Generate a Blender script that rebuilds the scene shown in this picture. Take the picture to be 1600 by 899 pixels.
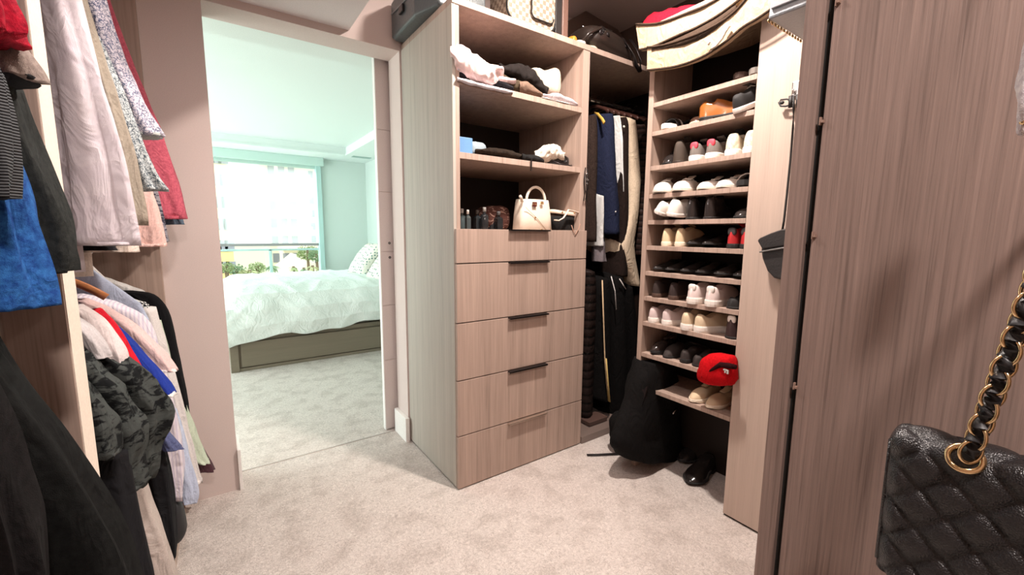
import bpy, bmesh, math, random
from mathutils import Vector, Matrix, noise
for o in list(bpy.data.objects): bpy.data.objects.remove(o)
S = bpy.context.scene
COL = S.collection
PI = math.pi
# ------------------------------------------------------------------ camera (solved from the room's own lines)
FPX = 658.19; CH = 1.45
YAW, PIT, ROL = 0.613037, -0.129662, -0.008163
def _axes():
    f = Vector((math.sin(YAW)*math.cos(PIT), math.cos(YAW)*math.cos(PIT), math.sin(PIT)))
    r = f.cross(Vector((0,0,1))).normalized(); d = f.cross(r)
    return r*math.cos(ROL)+d*math.sin(ROL), d*math.cos(ROL)-r*math.sin(ROL), f
RT, DN, FW = _axes()
cd = bpy.data.cameras.new('camera'); cam = bpy.data.objects.new('camera', cd); COL.objects.link(cam)
cd.sensor_width = 36; cd.lens = FPX*36/1600; cd.clip_start = .01; cd.clip_end = 1000
cam.matrix_world = Matrix(((RT.x,-DN.x,-FW.x,0),(RT.y,-DN.y,-FW.y,0),(RT.z,-DN.z,-FW.z,CH),(0,0,0,1)))
S.camera = cam
# ------------------------------------------------------------------ colour management, world, lights
vs = S.view_settings; vs.view_transform = 'Standard'; vs.look = 'None'; vs.gamma = 1; vs.use_curve_mapping = False
vs.exposure = 0.12
W = bpy.data.worlds.new('sky'); S.world = W; W.use_nodes = True
bg = W.node_tree.nodes['Background']; bg.inputs[0].default_value = (.86,.97,1,1); bg.inputs[1].default_value = 1.5
def light(name, kind, loc, power, color, rot=(0,0,0), size=.1, size_y=None, spread=None):
    l = bpy.data.lights.new(name, kind); l.energy = power; l.color = color
    if kind == 'AREA':
        l.shape = 'DISK' if size_y is None else 'RECTANGLE'; l.size = size
        if size_y: l.size_y = size_y
        if spread: l.spread = spread
    o = bpy.data.objects.new(name, l); o.location = loc; o.rotation_euler = rot; COL.objects.link(o); return o
sun = light('sun','SUN',(0,0,50),2.2,(1,.95,.82),(math.radians(50),0,math.radians(-25))); sun.data.angle = .01
light('closet_key_fill','AREA',(1.42,1.20,3.14),84,(1,.89,.815),size=.12)
light('closet_key_fill','AREA',(1.25,-.75,3.14),18,(1,.88,.82),size=.16)  # unseen fill lamp added behind the camera
light('closet_key_fill','AREA',(.30,1.30,2.60),13,(1,.90,.85),size=.16)  # added fill for the left clothes, wall and floor
light('closet_key_fill','AREA',(.12,-.40,2.60),33,(1,.89,.84),size=.16)  # added fill for the near door and the partition face
light('bedroom_fill','AREA',(-2.9,5.2,1.4),150,(.91,1,.97),(0,math.radians(-90),0),size=2.2,size_y=3.6)  # unseen area lamp added to light the bedroom from its left side
light('sky_fill','AREA',(.1,8.9,3.7),145,(.86,.98,1),(math.radians(-52),0,0),size=2.6,size_y=1.4)  # area lamp added outside above the window to boost the sky light
# ------------------------------------------------------------------ back-projection helper
def at(px, py, x=None, y=None, z=None):
    d = RT*((px-800)/FPX)+DN*((py-449.5)/FPX)+FW
    k = x/d.x if x is not None else y/d.y if y is not None else (z-CH)/d.z
    return Vector((0,0,CH))+d*k
# ------------------------------------------------------------------ materials
MATS = {}
def newmat(name):
    m = bpy.data.materials.new(name); m.use_nodes = True
    nt = m.node_tree; b = nt.nodes['Principled BSDF']; MATS[name] = m
    return m, nt, b
def nd(nt, t, **k):
    n = nt.nodes.new(t)
    for a, v in k.items(): setattr(n, a, v)
    return n
def coords(nt, scale, rot=(0,0,0)):
    tc = nd(nt,'ShaderNodeTexCoord'); mp = nd(nt,'ShaderNodeMapping'); mp.inputs['Scale'].default_value = scale; mp.inputs['Rotation'].default_value = rot
    nt.links.new(tc.outputs['Object'], mp.inputs['Vector']); return mp.outputs[0]
def nz(nt, vec, scale, detail=3, rough=.5, dist=0):
    n = nd(nt,'ShaderNodeTexNoise'); n.inputs['Scale'].default_value = scale; n.inputs['Detail'].default_value = detail
    n.inputs['Roughness'].default_value = rough; n.inputs['Distortion'].default_value = dist
    nt.links.new(vec, n.inputs['Vector']); return n.outputs[0]
def ramp(nt, fac, stops):
    r = nd(nt,'ShaderNodeValToRGB'); e = r.color_ramp.elements
    while len(e) < len(stops): e.new(.5)
    for q,(p,c) in zip(e,stops): q.position = p; q.color = tuple(c)+(1,)
    nt.links.new(fac, r.inputs[0]); return r.outputs[0]
def bump(nt, b, h, strength, dist=.01):
    n = nd(nt,'ShaderNodeBump'); n.inputs['Strength'].default_value = strength; n.inputs['Distance'].default_value = dist
    nt.links.new(h, n.inputs['Height']); nt.links.new(n.outputs[0], b.inputs['Normal'])
def srgb(r,g,b): return tuple((v/255/12.92 if v/255<=.04045 else ((v/255+.055)/1.055)**2.4) for v in (r,g,b))
def sc(c,k): return tuple(min(1,v*k) for v in c)
def plain(name, col, rough=.6, metal=0, bmp=0, bs=200, spec=.5):
    if name in MATS: return MATS[name]
    m, nt, b = newmat(name); b.inputs['Roughness'].default_value = rough; b.inputs['Metallic'].default_value = metal
    b.inputs['Specular IOR Level'].default_value = spec
    v = coords(nt,(1,1,1)); n = nz(nt, v, bs, 2)
    nt.links.new(ramp(nt,n,[(.3,sc(col,.93)),(.7,sc(col,1.05))]), b.inputs['Base Color'])
    if bmp: bump(nt,b,n,bmp)
    return m
def wood(name, col, contrast=.12, bmp=.15, axis='z', fine=230, rough=.55):
    m, nt, b = newmat(name)
    s = {'z':(1,1,.018),'x':(.018,1,1)}[axis]
    v = coords(nt, s); n1 = nz(nt, v, fine, 4, .6); n2 = nz(nt, v, 28, 3, .55)
    mx = nd(nt,'ShaderNodeMix'); mx.inputs['Factor'].default_value = .45
    nt.links.new(n1, mx.inputs['A']); nt.links.new(n2, mx.inputs['B'])
    c = contrast
    nt.links.new(ramp(nt, mx.outputs[0],[(.28,sc(col,1-c*2.0)),(.46,sc(col,1-c*.4)),(.56,sc(col,1.0)),(.75,sc(col,1+c*1.2))]), b.inputs['Base Color'])
    b.inputs['Roughness'].default_value = rough; b.inputs['Specular IOR Level'].default_value = .3
    bump(nt, b, mx.outputs[0], bmp, .004); return m
def fabric(name, col, col2=None, pat='heather', scale=60, bmp=.25, rough=.9, weave=900, sheen=0, th=(.45,.52)):
    if name in MATS: return MATS[name]
    m, nt, b = newmat(name); b.inputs['Roughness'].default_value = rough; b.inputs['Specular IOR Level'].default_value = .15
    v = coords(nt,(1,1,1)); w = nz(nt, v, weave, 2)
    col2 = col2 or sc(col,.8)
    if pat == 'heather': c = ramp(nt, nz(nt,v,scale*4,4,.7),[(.35,col2),(.65,col)])
    elif pat == 'scribble':
        vo = nd(nt,'ShaderNodeTexVoronoi', feature='DISTANCE_TO_EDGE'); vo.inputs['Scale'].default_value = scale
        n = nd(nt,'ShaderNodeTexNoise'); n.inputs['Scale'].default_value = scale*.7; nt.links.new(v,n.inputs['Vector'])
        ad = nd(nt,'ShaderNodeVectorMath', operation='MULTIPLY_ADD'); ad.inputs[1].default_value = (.05,.05,.05)
        nt.links.new(n.outputs[1], ad.inputs[0]); nt.links.new(v, ad.inputs[2]); nt.links.new(ad.outputs[0], vo.inputs['Vector'])
        c = ramp(nt, vo.outputs['Distance'],[(.03,col2),(.13,col)])
    elif pat == 'brush': c = ramp(nt, nz(nt,coords(nt,(1,1,2.2)),scale,5,.65,.6),[(th[0],col2),(th[1],col)])
    elif pat == 'dots':
        vo = nd(nt,'ShaderNodeTexVoronoi'); vo.inputs['Scale'].default_value = scale; vo.inputs['Randomness'].default_value = .35
        nt.links.new(v, vo.inputs['Vector']); c = ramp(nt, vo.outputs['Distance'],[(.27,col2),(.33,col)])
    elif pat == 'check':
        ck = nd(nt,'ShaderNodeTexChecker'); ck.inputs['Scale'].default_value = scale; ck.inputs[1].default_value = col+(1,); ck.inputs[2].default_value = col2+(1,)
        nt.links.new(v, ck.inputs['Vector']); c = ck.outputs[0]
    elif pat == 'stripe':
        wv = nd(nt,'ShaderNodeTexWave', bands_direction='X'); wv.inputs['Scale'].default_value = scale; wv.inputs['Distortion'].default_value = .3
        nt.links.new(coords(nt,(1,1,.1)), wv.inputs['Vector']); c = ramp(nt, wv.outputs[1],[(.3,col2),(.5,col)])
    elif pat == 'puffer':
        wv = nd(nt,'ShaderNodeTexWave', bands_direction='Z'); wv.inputs['Scale'].default_value = scale; wv.inputs['Distortion'].default_value = .6
        nt.links.new(v, wv.inputs['Vector']); c = ramp(nt, wv.outputs[1],[(.05,col2),(.25,col)]); w = wv.outputs[1]; 
    elif pat == 'rib':
        wv = nd(nt,'ShaderNodeTexWave', bands_direction='Z'); wv.inputs['Scale'].default_value = scale
        nt.links.new(v, wv.inputs['Vector']); c = ramp(nt, wv.outputs[1],[(.2,col2),(.6,col)]); w = wv.outputs[1]
    if isinstance(c, bpy.types.NodeSocket): nt.links.new(c, b.inputs['Base Color'])
    wk = nd(nt,'ShaderNodeTexNoise'); wk.inputs['Scale'].default_value = 13; wk.inputs['Detail'].default_value = 3; wk.inputs['Distortion'].default_value = 1.4
    nt.links.new(coords(nt,(1,1,.55)), wk.inputs['Vector'])
    ab = nd(nt,'ShaderNodeMath', operation='SUBTRACT'); ab.inputs[1].default_value = .5; nt.links.new(wk.outputs[0], ab.inputs[0])
    ab2 = nd(nt,'ShaderNodeMath', operation='ABSOLUTE'); nt.links.new(ab.outputs[0], ab2.inputs[0])
    b2 = nd(nt,'ShaderNodeBump'); b2.inputs['Strength'].default_value = .5; b2.inputs['Distance'].default_value = .035; b2.invert = True; nt.links.new(ab2.outputs[0], b2.inputs['Height'])
    b1 = nd(nt,'ShaderNodeBump'); b1.inputs['Strength'].default_value = bmp; b1.inputs['Distance'].default_value = .003
    nt.links.new(w, b1.inputs['Height']); nt.links.new(b2.outputs[0], b1.inputs['Normal']); nt.links.new(b1.outputs[0], b.inputs['Normal'])
    if sheen: b.inputs['Sheen Weight'].default_value = sheen
    return m
TAUPE = srgb(172,150,137)
M_wood = wood('taupe_laminate', TAUPE, .24, .15, fine=170)
M_woodpale = wood('pale_laminate', srgb(188,168,155), .10, .06)
M_woodgrey = wood('greige_laminate', srgb(178,170,160), .16, .10, fine=170)
M_wooddark = wood('coarse_taupe_laminate', srgb(140,119,110), .34, .6, fine=230)
M_edge = wood('laminate_edge', srgb(214,196,182), .05, .05)
M_bedwood = wood('bed_oak', srgb(128,118,102), .10, .1, axis='x')
M_wall = plain('wall_paint', srgb(208,192,186), .85, bmp=.03, bs=300)
M_ceil = plain('ceiling_paint', srgb(226,218,218), .9, bmp=.02)
M_white = plain('white_gloss_paint', srgb(236,232,228), .35)
M_teal = plain('bedroom_paint', srgb(204,217,211), .85, bmp=.02)
M_bceil = plain('bedroom_ceiling_paint', srgb(222,232,228), .9)
M_black = plain('black_metal', (.03,.025,.025), .35, .6)
M_chrome = plain('chrome', (.7,.7,.7), .18, 1)
M_gold = plain('gold_metal', srgb(236,204,156), .2, 1)
M_void = plain('dark_gap', (.01,.009,.008), .9)
def carpet():
    m, nt, b = newmat('carpet'); v = coords(nt,(1,1,1))
    n1 = nz(nt,v,80,4,.7,1.2); n2 = nz(nt,v,7,3,.5); n3 = nz(nt,v,330,2)
    mx = nd(nt,'ShaderNodeMix'); mx.inputs['Factor'].default_value = .35; nt.links.new(n1,mx.inputs['A']); nt.links.new(n3,mx.inputs['B'])
    c1 = ramp(nt,mx.outputs[0],[(.34,srgb(184,172,165)),(.60,srgb(240,230,223))]); c2 = ramp(nt,n2,[(.36,(.80,.78,.77)),(.52,(1,1,1))])
    mu = nd(nt,'ShaderNodeMix', data_type='RGBA', blend_type='MULTIPLY'); mu.inputs[0].default_value = .7
    nt.links.new(c1,mu.inputs[6]); nt.links.new(c2,mu.inputs[7]); nt.links.new(mu.outputs[2], b.inputs['Base Color'])
    b.inputs['Roughness'].default_value = 1; b.inputs['Specular IOR Level'].default_value = .05
    bump(nt,b,mx.outputs[0],.75,.022); return m
M_carpet = carpet()
# ------------------------------------------------------------------ mesh helpers
WM = {}
def thing(name, label, cat, loc=(0,0,0), rot=(0,0,0), group=None):
    o = bpy.data.objects.new(name, None); COL.objects.link(o); o.location = loc; o.rotation_euler = rot
    o.empty_display_size = .05; o['label'] = label; o['category'] = cat
    if group: o['group'] = group
    from mathutils import Euler
    WM[o] = Matrix.Translation(Vector(loc)) @ Euler(rot).to_matrix().to_4x4()
    return o
def tag(o, label, cat, group=None, kind=None):
    o['label'] = label; o['category'] = cat
    if group: o['group'] = group
    if kind: o['kind'] = kind
    return o
def mk(name, VF, mat, parent=None, local=False, smooth=False, bevel=0, wr=None, sub=0, label=None, clamp=None):
    """ONE mesh object. verts in world space unless local; wr=(amp,freq,stretch xyz) wrinkles along normals"""
    V, F = VF
    bm = bmesh.new(); vs_ = [bm.verts.new(v) for v in V]
    for f in F:
        try: bm.faces.new([vs_[i] for i in f])
        except ValueError: pass
    bmesh.ops.recalc_face_normals(bm, faces=bm.faces[:])
    if sub: bmesh.ops.subdivide_edges(bm, edges=bm.edges[:], cuts=sub, use_grid_fill=True)
    if wr:
        amp, fr, st = wr[:3]; ofs = Vector((random.random()*50,)*3); bm.normal_update()
        mv = []
        for v in bm.verts:
            p = Vector((v.co.x*st[0], v.co.y*st[1], v.co.z*st[2]))*fr+ofs
            n = noise.noise(p)+.5*noise.noise(p*2.1)+.6*(.7-2.4*abs(noise.noise(p*1.3+Vector((7,3,1)))))
            mv.append(v.co+v.normal*(n*amp))
        for v, c in zip(bm.verts, mv): v.co = c
    if clamp:
        for v in bm.verts: v.co = clamp(v.co)
    if parent is not None and not local:
        pm = parent
        mats = WM.get(pm) or WM.get(pm.parent) 
        bm.transform(mats.inverted())
    me = bpy.data.meshes.new(name); bm.to_mesh(me); bm.free(); me.materials.append(mat)
    if smooth:
        for p in me.polygons: p.use_smooth = True
    o = bpy.data.objects.new(name, me); COL.objects.link(o)
    if parent is not None: o.parent = parent
    if bevel:
        md = o.modifiers.new('bevel','BEVEL'); md.width = bevel; md.segments = 2; md.limit_method = 'ANGLE'
    if label: o['label'] = label
    return o
def struct(name, VF, mat, **k):
    o = mk(name, VF, mat, **k); o['kind'] = 'structure'; return o
def join(*L):
    V, F = [], []
    for v, f in L:
        n = len(V); V += list(v); F += [tuple(i+n for i in q) for q in f]
    return V, F
def bx(x0,x1,y0,y1,z0,z1):
    V = [(x,y,z) for x in (x0,x1) for y in (y0,y1) for z in (z0,z1)]
    return V, [(0,1,3,2),(4,6,7,5),(0,4,5,1),(2,3,7,6),(0,2,6,4),(1,5,7,3)]
def loft(secs, cap=True, closed=True):
    n = len(secs[0]); V = [p for s in secs for p in s]; F = []
    for i in range(len(secs)-1):
        for j in range(n if closed else n-1):
            k = (j+1)%n; F.append((i*n+j, i*n+k, (i+1)*n+k, (i+1)*n+j))
    if cap: F += [tuple(range(n)), tuple((len(secs)-1)*n+j for j in range(n))]
    return V, F
def spow(a,p): return math.copysign(abs(a)**p, a)
def tube(pts, r, n=8, cap=True, flat=None):
    """round tube along pts; r number or list; flat=(w,t) gives a strap"""
    pts = [Vector(p) for p in pts]; secs = []; up = Vector((0,0,1))
    for i,p in enumerate(pts):
        t = (pts[min(i+1,len(pts)-1)]-pts[max(i-1,0)]).normalized()
        s = t.cross(up)
        if s.length < .05: s = t.cross(Vector((0,1,0)))
        s.normalize(); u = s.cross(t); rr = r[i] if isinstance(r,(list,tuple)) else r
        secs.append([p+(s*math.cos(2*PI*j/n)*(flat[0] if flat else rr)+u*math.sin(2*PI*j/n)*(flat[1] if flat else rr)) for j in range(n)])
    return loft(secs, cap)
def ellipsoid(c, r, p=1.0, nu=20, nv=12, q=None):
    q = q or p; secs = []
    for i in range(nv+1):
        a = -PI/2+PI*(i+.02 if i==0 else i-.02 if i==nv else i)/nv
        secs.append([Vector((c[0]+r[0]*spow(math.cos(a),q)*spow(math.cos(2*PI*j/nu),p), c[1]+r[1]*spow(math.cos(a),q)*spow(math.sin(2*PI*j/nu),p), c[2]+r[2]*spow(math.sin(a),q))) for j in range(nu)])
    return loft(secs)
def torus(c, R, r, ax='z', n=24, m=8, sy=1.0):
    V=[];F=[]
    for i in range(n):
        a=2*PI*i/n
        for j in range(m):
            b=2*PI*j/m; q=((R+r*math.cos(b))*math.cos(a),(R+r*math.cos(b))*math.sin(a)*sy,r*math.sin(b))
            q = q if ax=='z' else (q[2],q[0],q[1]) if ax=='x' else (q[0],q[2],q[1])
            V.append(Vector(c)+Vector(q)); F.append((i*m+j,((i+1)%n)*m+j,((i+1)%n)*m+(j+1)%m,i*m+(j+1)%m))
    return V,F
def xf(VF, mtx): return [mtx@Vector(v) for v in VF[0]], VF[1]
def prism(poly, ax, a, b):
    """poly of 2D points extruded along axis ax from a to b"""
    f = {'x':lambda p,t:(t,p[0],p[1]),'y':lambda p,t:(p[0],t,p[1]),'z':lambda p,t:(p[0],p[1],t)}[ax]
    return loft([[Vector(f(p,a)) for p in poly],[Vector(f(p,b)) for p in poly]])
def smoothpts(pts, n):
    """Catmull-Rom resample of tuples"""
    out = []; m = len(pts)-1
    for i in range(n+1):
        t = i/n*m; k = min(int(t),m-1); u = t-k
        P = [pts[max(k-1,0)],pts[k],pts[k+1],pts[min(k+2,m)]]
        out.append(tuple(.5*((2*b)+(-a+c)*u+(2*a-5*b+4*c-d)*u*u+(-a+3*b-3*c+d)*u**3) for a,b,c,d in zip(*P)))
    return out
# ------------------------------------------------------------------ ROOM SHELL
CT = 2.60          # cabinet tops
struct('floor', join(bx(-.95,3.0,-1.6,2.80,-.05,0), bx(-3.0,2.3,2.80,7.6,-.05,0)), M_carpet)
struct('wall_door', join(bx(-.95,.023,2.69,2.89,0,3.15), bx(.023,1.02,2.69,2.89,2.565,3.15), bx(1.02,3.05,2.69,2.89,0,3.15)), M_wall)
M_darkwall = wood('bounce_cut_wood', srgb(70,54,46), .1, .05)  # unseen walls given a dark wood to cut bounced light
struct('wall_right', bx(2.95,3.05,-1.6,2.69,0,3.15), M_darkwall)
struct('wall_left', bx(-.95,-.86,-1.6,2.69,0,3.15), M_wall)
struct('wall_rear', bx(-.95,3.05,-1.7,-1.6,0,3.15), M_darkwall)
struct('ceiling', bx(.70,3.05,-1.7,2.69,3.15,3.2), M_wall)
struct('ceiling_dropped', bx(-.95,.72,-1.7,2.69,2.605,3.15), M_ceil)
struct('trim_threshold', bx(.023,1.0,2.885,2.895,-.01,.004), plain('threshold_line', srgb(190,182,175), .7))
struct('baseboard_door', join(bx(1.0,1.02,2.67,2.90,0,.17), bx(.98,1.0,2.66,2.68,0,.17)) if False else bx(.992,1.02,2.668,2.89,0,.172), M_white, bevel=.003)
struct('baseboard_jamb', bx(.023,.04,2.668,2.89,0,.24), M_white, bevel=.003)
# bedroom shell
struct('wall_bedroom_right', bx(2.19,2.29,2.89,7.6,0,2.9), M_teal)
struct('wall_bedroom_left', join(bx(-3.1,-3.0,2.8,7.6,0,.1), bx(-3.1,-3.0,2.8,7.6,2.5,2.9), bx(-3.1,-3.0,2.8,3.3,.1,2.5), bx(-3.1,-3.0,7.1,7.6,.1,2.5)), M_teal)
struct('wall_bedroom_near', join(bx(-3.0,-.95,2.79,2.89,0,2.9)), M_teal)
struct('wall_bedroom_window', join(bx(1.47,2.19,7.5,7.6,0,2.9), bx(-3.0,-1.3,7.5,7.6,0,2.9), bx(-1.3,1.47,7.5,7.6,2.50,2.9), bx(-1.3,1.47,7.5,7.6,0,.12)), M_teal)
struct('ceiling_bedroom', join(bx(1.74,2.19,2.89,7.5,2.6,2.9), bx(-3.0,1.74,6.92,7.5,2.6,2.9), bx(-3.0,1.74,2.89,3.2,2.6,2.9), bx(-3.0,1.74,3.2,6.92,2.72,2.9), bx(-3.0,-2.5,3.2,6.92,2.6,2.72)), M_bceil)
struct('trim_crown', join(bx(1.725,1.74,3.2,6.92,2.6,2.625), bx(-2.5,1.74,6.905,6.92,2.6,2.625)), M_bceil)
struct('trim_headwall', join(bx(2.165,2.19,6.72,6.80,.0,2.48), bx(2.165,2.19,3.2,6.8,2.44,2.52)), M_white)
w = struct('window_1', join(bx(1.40,1.47,7.44,7.6,.12,2.5), bx(-1.3,-1.23,7.44,7.6,.12,2.5), bx(-1.23,1.40,7.52,7.58,.12,.18), bx(-1.23,1.40,7.52,7.58,2.44,2.5), bx(.68,.72,7.53,7.57,.18,1.16), bx(-1.23,1.4,7.53,7.57,1.14,1.17)), plain('window_frame', srgb(176,208,204), .5), bevel=.003)
gm, nt, b = newmat('window_glass'); b.inputs['Transmission Weight'].default_value = 1; b.inputs['Roughness'].default_value = 0; b.inputs['IOR'].default_value = 1.0
b.inputs['Base Color'].default_value = (.97,1,1,1)
mk('pane', bx(-1.23,1.40,7.548,7.552,.18,2.44), gm, w, local=True)
w2 = struct('added_window', join(bx(-3.1,-3.0,3.3,3.36,.1,2.5), bx(-3.1,-3.0,7.04,7.1,.1,2.5), bx(-3.1,-3.0,5.17,5.23,.1,2.5)), M_white)  # unseen frame made up around the bedroom fill lamp
# roller shade: see-through mesh
sm, nt, b = newmat('solar_shade'); tr = nd(nt,'ShaderNodeBsdfTransparent'); tl = nd(nt,'ShaderNodeBsdfTranslucent'); tl.inputs[0].default_value = (.93,.97,.95,1)
mx = nd(nt,'ShaderNodeMixShader'); mx.inputs[0].default_value = .2; nt.links.new(tr.outputs[0],mx.inputs[1]); nt.links.new(tl.outputs[0],mx.inputs[2]); nt.links.new(mx.outputs[0], nt.nodes['Material Output'].inputs[0])
t = thing('roller_shade','white see-through roller shade half lowered over the bedroom window','window shade',(.1,7.45,1.22))
mk('shade_cloth', bx(-1.2,1.39,7.462,7.464,1.25,2.5), sm, t)
mk('bottom_bar', bx(-1.2,1.39,7.45,7.475,1.215,1.255), plain('shade_bar', srgb(140,140,140), .5), t, bevel=.004)
mk('valance', bx(-1.25,1.50,7.36,7.44,2.475,2.60), plain('valance_paint', srgb(190,214,206), .7), t, bevel=.004)
# sliding door leaf standing at the far side of the jamb
t = thing('door_2','white grooved sliding door leaf pushed open at the right of the doorway','door',(1.25,2.95,0)); t['kind']='structure'
leafparts = []
zs = [0.006,.53,.93,1.31,1.72,2.13,2.60]
for i in range(6): leafparts.append(bx(.94,1.75,2.925,2.965,zs[i]+.0025,zs[i+1]-.0025))
leafparts.append(bx(.942,1.748,2.93,2.962,.006,2.60))
mk('leaf', join(*leafparts), plain('door_paint', srgb(214,202,198), .5), t, bevel=.002)
mk('edge_strip', bx(.934,.94,2.922,2.966,.006,2.60), M_white, t)
for z in (1.37,1.27): mk('latch_hole', xf(torus((0,0,0),.006,.003,'y',16,6), Matrix.Translation((1.003,2.924,z))), M_black, t)
struct('ceiling_header', bx(.023,2.0,2.89,2.975,2.60,2.9), M_wall)
# ------------------------------------------------------------------ DRAWER CABINET (tall, open shelves over five drawers)
x0,x1,yf,yb = 1.03,1.985,2.0,2.685
t = thing('drawer_cabinet','tall taupe cabinet with three open shelves above five long drawers','cabinet',((x0+x1)/2,yf,0))
mk('side_panel', bx(x0,x0+.018,yf,yb,.012,CT-.032), M_woodgrey, t, bevel=.001, label='pale outer side panel facing the doorway')
mk('side_panel', bx(x1-.055,x1,yf,yb,.0,CT-.032), M_wood, t, bevel=.001)
mk('shelf', bx(x0,x1,yf-.004,yb,CT-.032,CT), M_wood, t, bevel=.001, label='top board')
for z in (2.227,1.863,1.455): mk('shelf', bx(x0+.018,x1-.055,yf+.002,yb-.02,z-.032,z), M_wood, t, bevel=.001)
M_backing = wood('shaded_backing', srgb(34,24,20), .1, .03)  # shade inside the cabinets is put into this near-black colour
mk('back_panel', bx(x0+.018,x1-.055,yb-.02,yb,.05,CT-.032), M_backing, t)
mk('inner_stile', bx(x0+.0185,x0+.04,yf,yf+.6,1.456,CT-.033), M_wood, t)
zz = [1.470,1.284,.962,.640,.318,.004]
for i in range(5):
    d = mk('drawer', bx(x0+.004,x1-.004,yf-.022,yf-.001,zz[i+1]+.003,zz[i]-.003), M_wood, t, bevel=.0015)
    h0,h1 = at(795,400,y=1.975).x, at(856,400,y=1.975).x
    z = zz[i]-.003
    mk('handle', join(bx(h0,h1,yf-.048,yf-.022,z-.0035,z+.001), bx(h0,h1,yf-.048,yf-.0445,z-.008,z), bx(h0,h1,yf-.024,yf-.0215,z-.006,z)), M_black if i<4 else plain('brushed_nickel',srgb(200,180,165),.3,.8), d)
t2 = t
# ------------------------------------------------------------------ CORNER HANGING UNIT
t = thing('hanging_wardrobe','open corner hanging unit between the drawer cabinet and the shoe shelves','wardrobe',(2.35,2.0,0))
mk('top_board', bx(x1+.001,2.92,yf,yb,CT-.032,CT), M_wood, t, bevel=.001)
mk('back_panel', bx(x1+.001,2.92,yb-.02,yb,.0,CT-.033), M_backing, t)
mk('corner_shade_sheet', bx(2.925,2.945,1.62,yb,.0,CT-.033), M_backing, t)  # added sheet, the corner's shade put into its dark colour
mk('hanging_rod', tube([(x1,2.32,2.42),(2.92,2.32,2.42)],.014,12), M_chrome, t)
mk('hanging_rod', tube([(x1,2.32,1.42),(2.92,2.32,1.42)],.014,12), M_chrome, t)
mk('base_board', bx(x1+.001,2.92,1.97,yb-.021,.0,.05), plain('dark_gloss_base', srgb(120,105,98), .25), t, bevel=.002)
# ------------------------------------------------------------------ SHOE CABINET
SX = 2.07; SD = SX+.36; Y0, Y1 = 1.02, 1.61
SZ = [2.178,2.022,1.832,1.675,1.527,1.380,1.230,1.080,.928,.737,.533]
t = thing('shoe_cabinet','tall open shoe cabinet with eleven shelves full of shoes','shoe shelves',(SX,1.3,0))
mk('side_panel', bx(SX,SD+.02,Y1-.032,Y1,0,CT-.033), M_wood, t, bevel=.001)
mk('side_panel', bx(SX+.02,SD+.02,Y0-.032,Y0,0,CT-.033), M_wood, t, bevel=.001)
mk('top_board', bx(SX,SD+.02,.33,Y1,CT-.032,CT), M_wood, t, bevel=.001)
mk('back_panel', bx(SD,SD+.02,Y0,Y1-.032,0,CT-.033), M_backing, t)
for z in SZ: mk('shelf', bx(SX+.002,SD,Y0+.001,Y1-.033,z-.024,z), M_wood, t, bevel=.001)
t = thing('tall_closed_panel','pale closed wood panel right of the shoe shelves where two bags hang','panel',(SX,.68,0))
mk('panel', bx(SX,SX+.02,.34,Y0-.001,.012,CT-.034), M_woodpale, t, bevel=.0015)
mk('toe_kick', bx(SX+.01,SX+.02,.34,Y0-.001,0,.012), M_void, t)
# ------------------------------------------------------------------ NEAR RIGHT CABINET (coarse grain door right beside the camera)
NX = .80
t = thing('near_cabinet','near right cabinet with coarse grained door and darker end panel edge','cabinet',(1.2,-.1,0))
mk('end_panel', bx(NX,2.06,.298,.327,0,CT), M_wooddark, t, bevel=.0012)
mk('gap_strip', bx(NX+.012,NX+.03,.288,.298,0,CT), M_void, t)
mk('door', bx(NX+.004,NX+.024,-.45,.2885,.0,CT), M_wooddark, t, bevel=.0015)
mk('carcass', join(bx(NX+.03,2.06,-1.0,.297,CT-.03,CT), bx(2.0,2.06,-1.0,.297,0,CT-.03), bx(NX+.03,2.0,-1.0,-.97,0,CT-.03)), M_wood, t)
mk('door', bx(NX+.004,NX+.024,-1.0,-.454,.0,CT), M_wooddark, t, bevel=.0015)
for (px,py) in ((1283,190),(1271,368),(1242,603),(1308,4)):
    p = at(px,py,x=NX+.004)
    mk('pin', join(bx(NX-.001,NX+.0045,p.y-.0012,p.y+.0012,p.z-.006,p.z+.006), bx(NX-.003,NX+.004,p.y-.005,p.y-.002,p.z-.003,p.z+.001)), plain('pin_wood', srgb(150,122,108), .6), t)
# ------------------------------------------------------------------ LEFT WARDROBE
LX = -.22
t = thing('left_wardrobe','open hanging wardrobe along the left wall with a bright partition edge','wardrobe',(-.54,1.5,0))
mk('partition', join(bx(-.85,LX,1.035,1.073,0,2.60), bx(-.85,LX,1.0745,1.112,0,2.60)), M_wood, t, bevel=.001)
mk('partition_edge', bx(LX,LX+.0015,1.036,1.111,0,2.60), plain('lit_edge', srgb(236,220,204), .5), t)  # paler than the panel: light on the front edge put into the colour
mk('side_panel', bx(-.85,LX,2.655,2.688,0,2.60), M_wood, t, bevel=.001)
mk('back_panel', bx(-.858,-.851,-1.4,2.688,0,2.60), M_wood, t)
for (ya,yc) in ((-1.4,1.034),(1.113,2.654)):
    mk('hanging_rod', tube([(-.5,ya,2.42),(-.5,yc,2.42)],.014,12), M_chrome, t)
    mk('hanging_rod', tube([(-.5,ya,1.44),(-.5,yc,1.44)],.014,12), M_chrome, t)
mk('base_board', bx(-.85,LX-.01,1.113,2.654,0,.03), M_woodpale, t)
mk('side_panel', bx(-.85,LX,-1.43,-1.4,0,2.60), M_wood, t)

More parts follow.
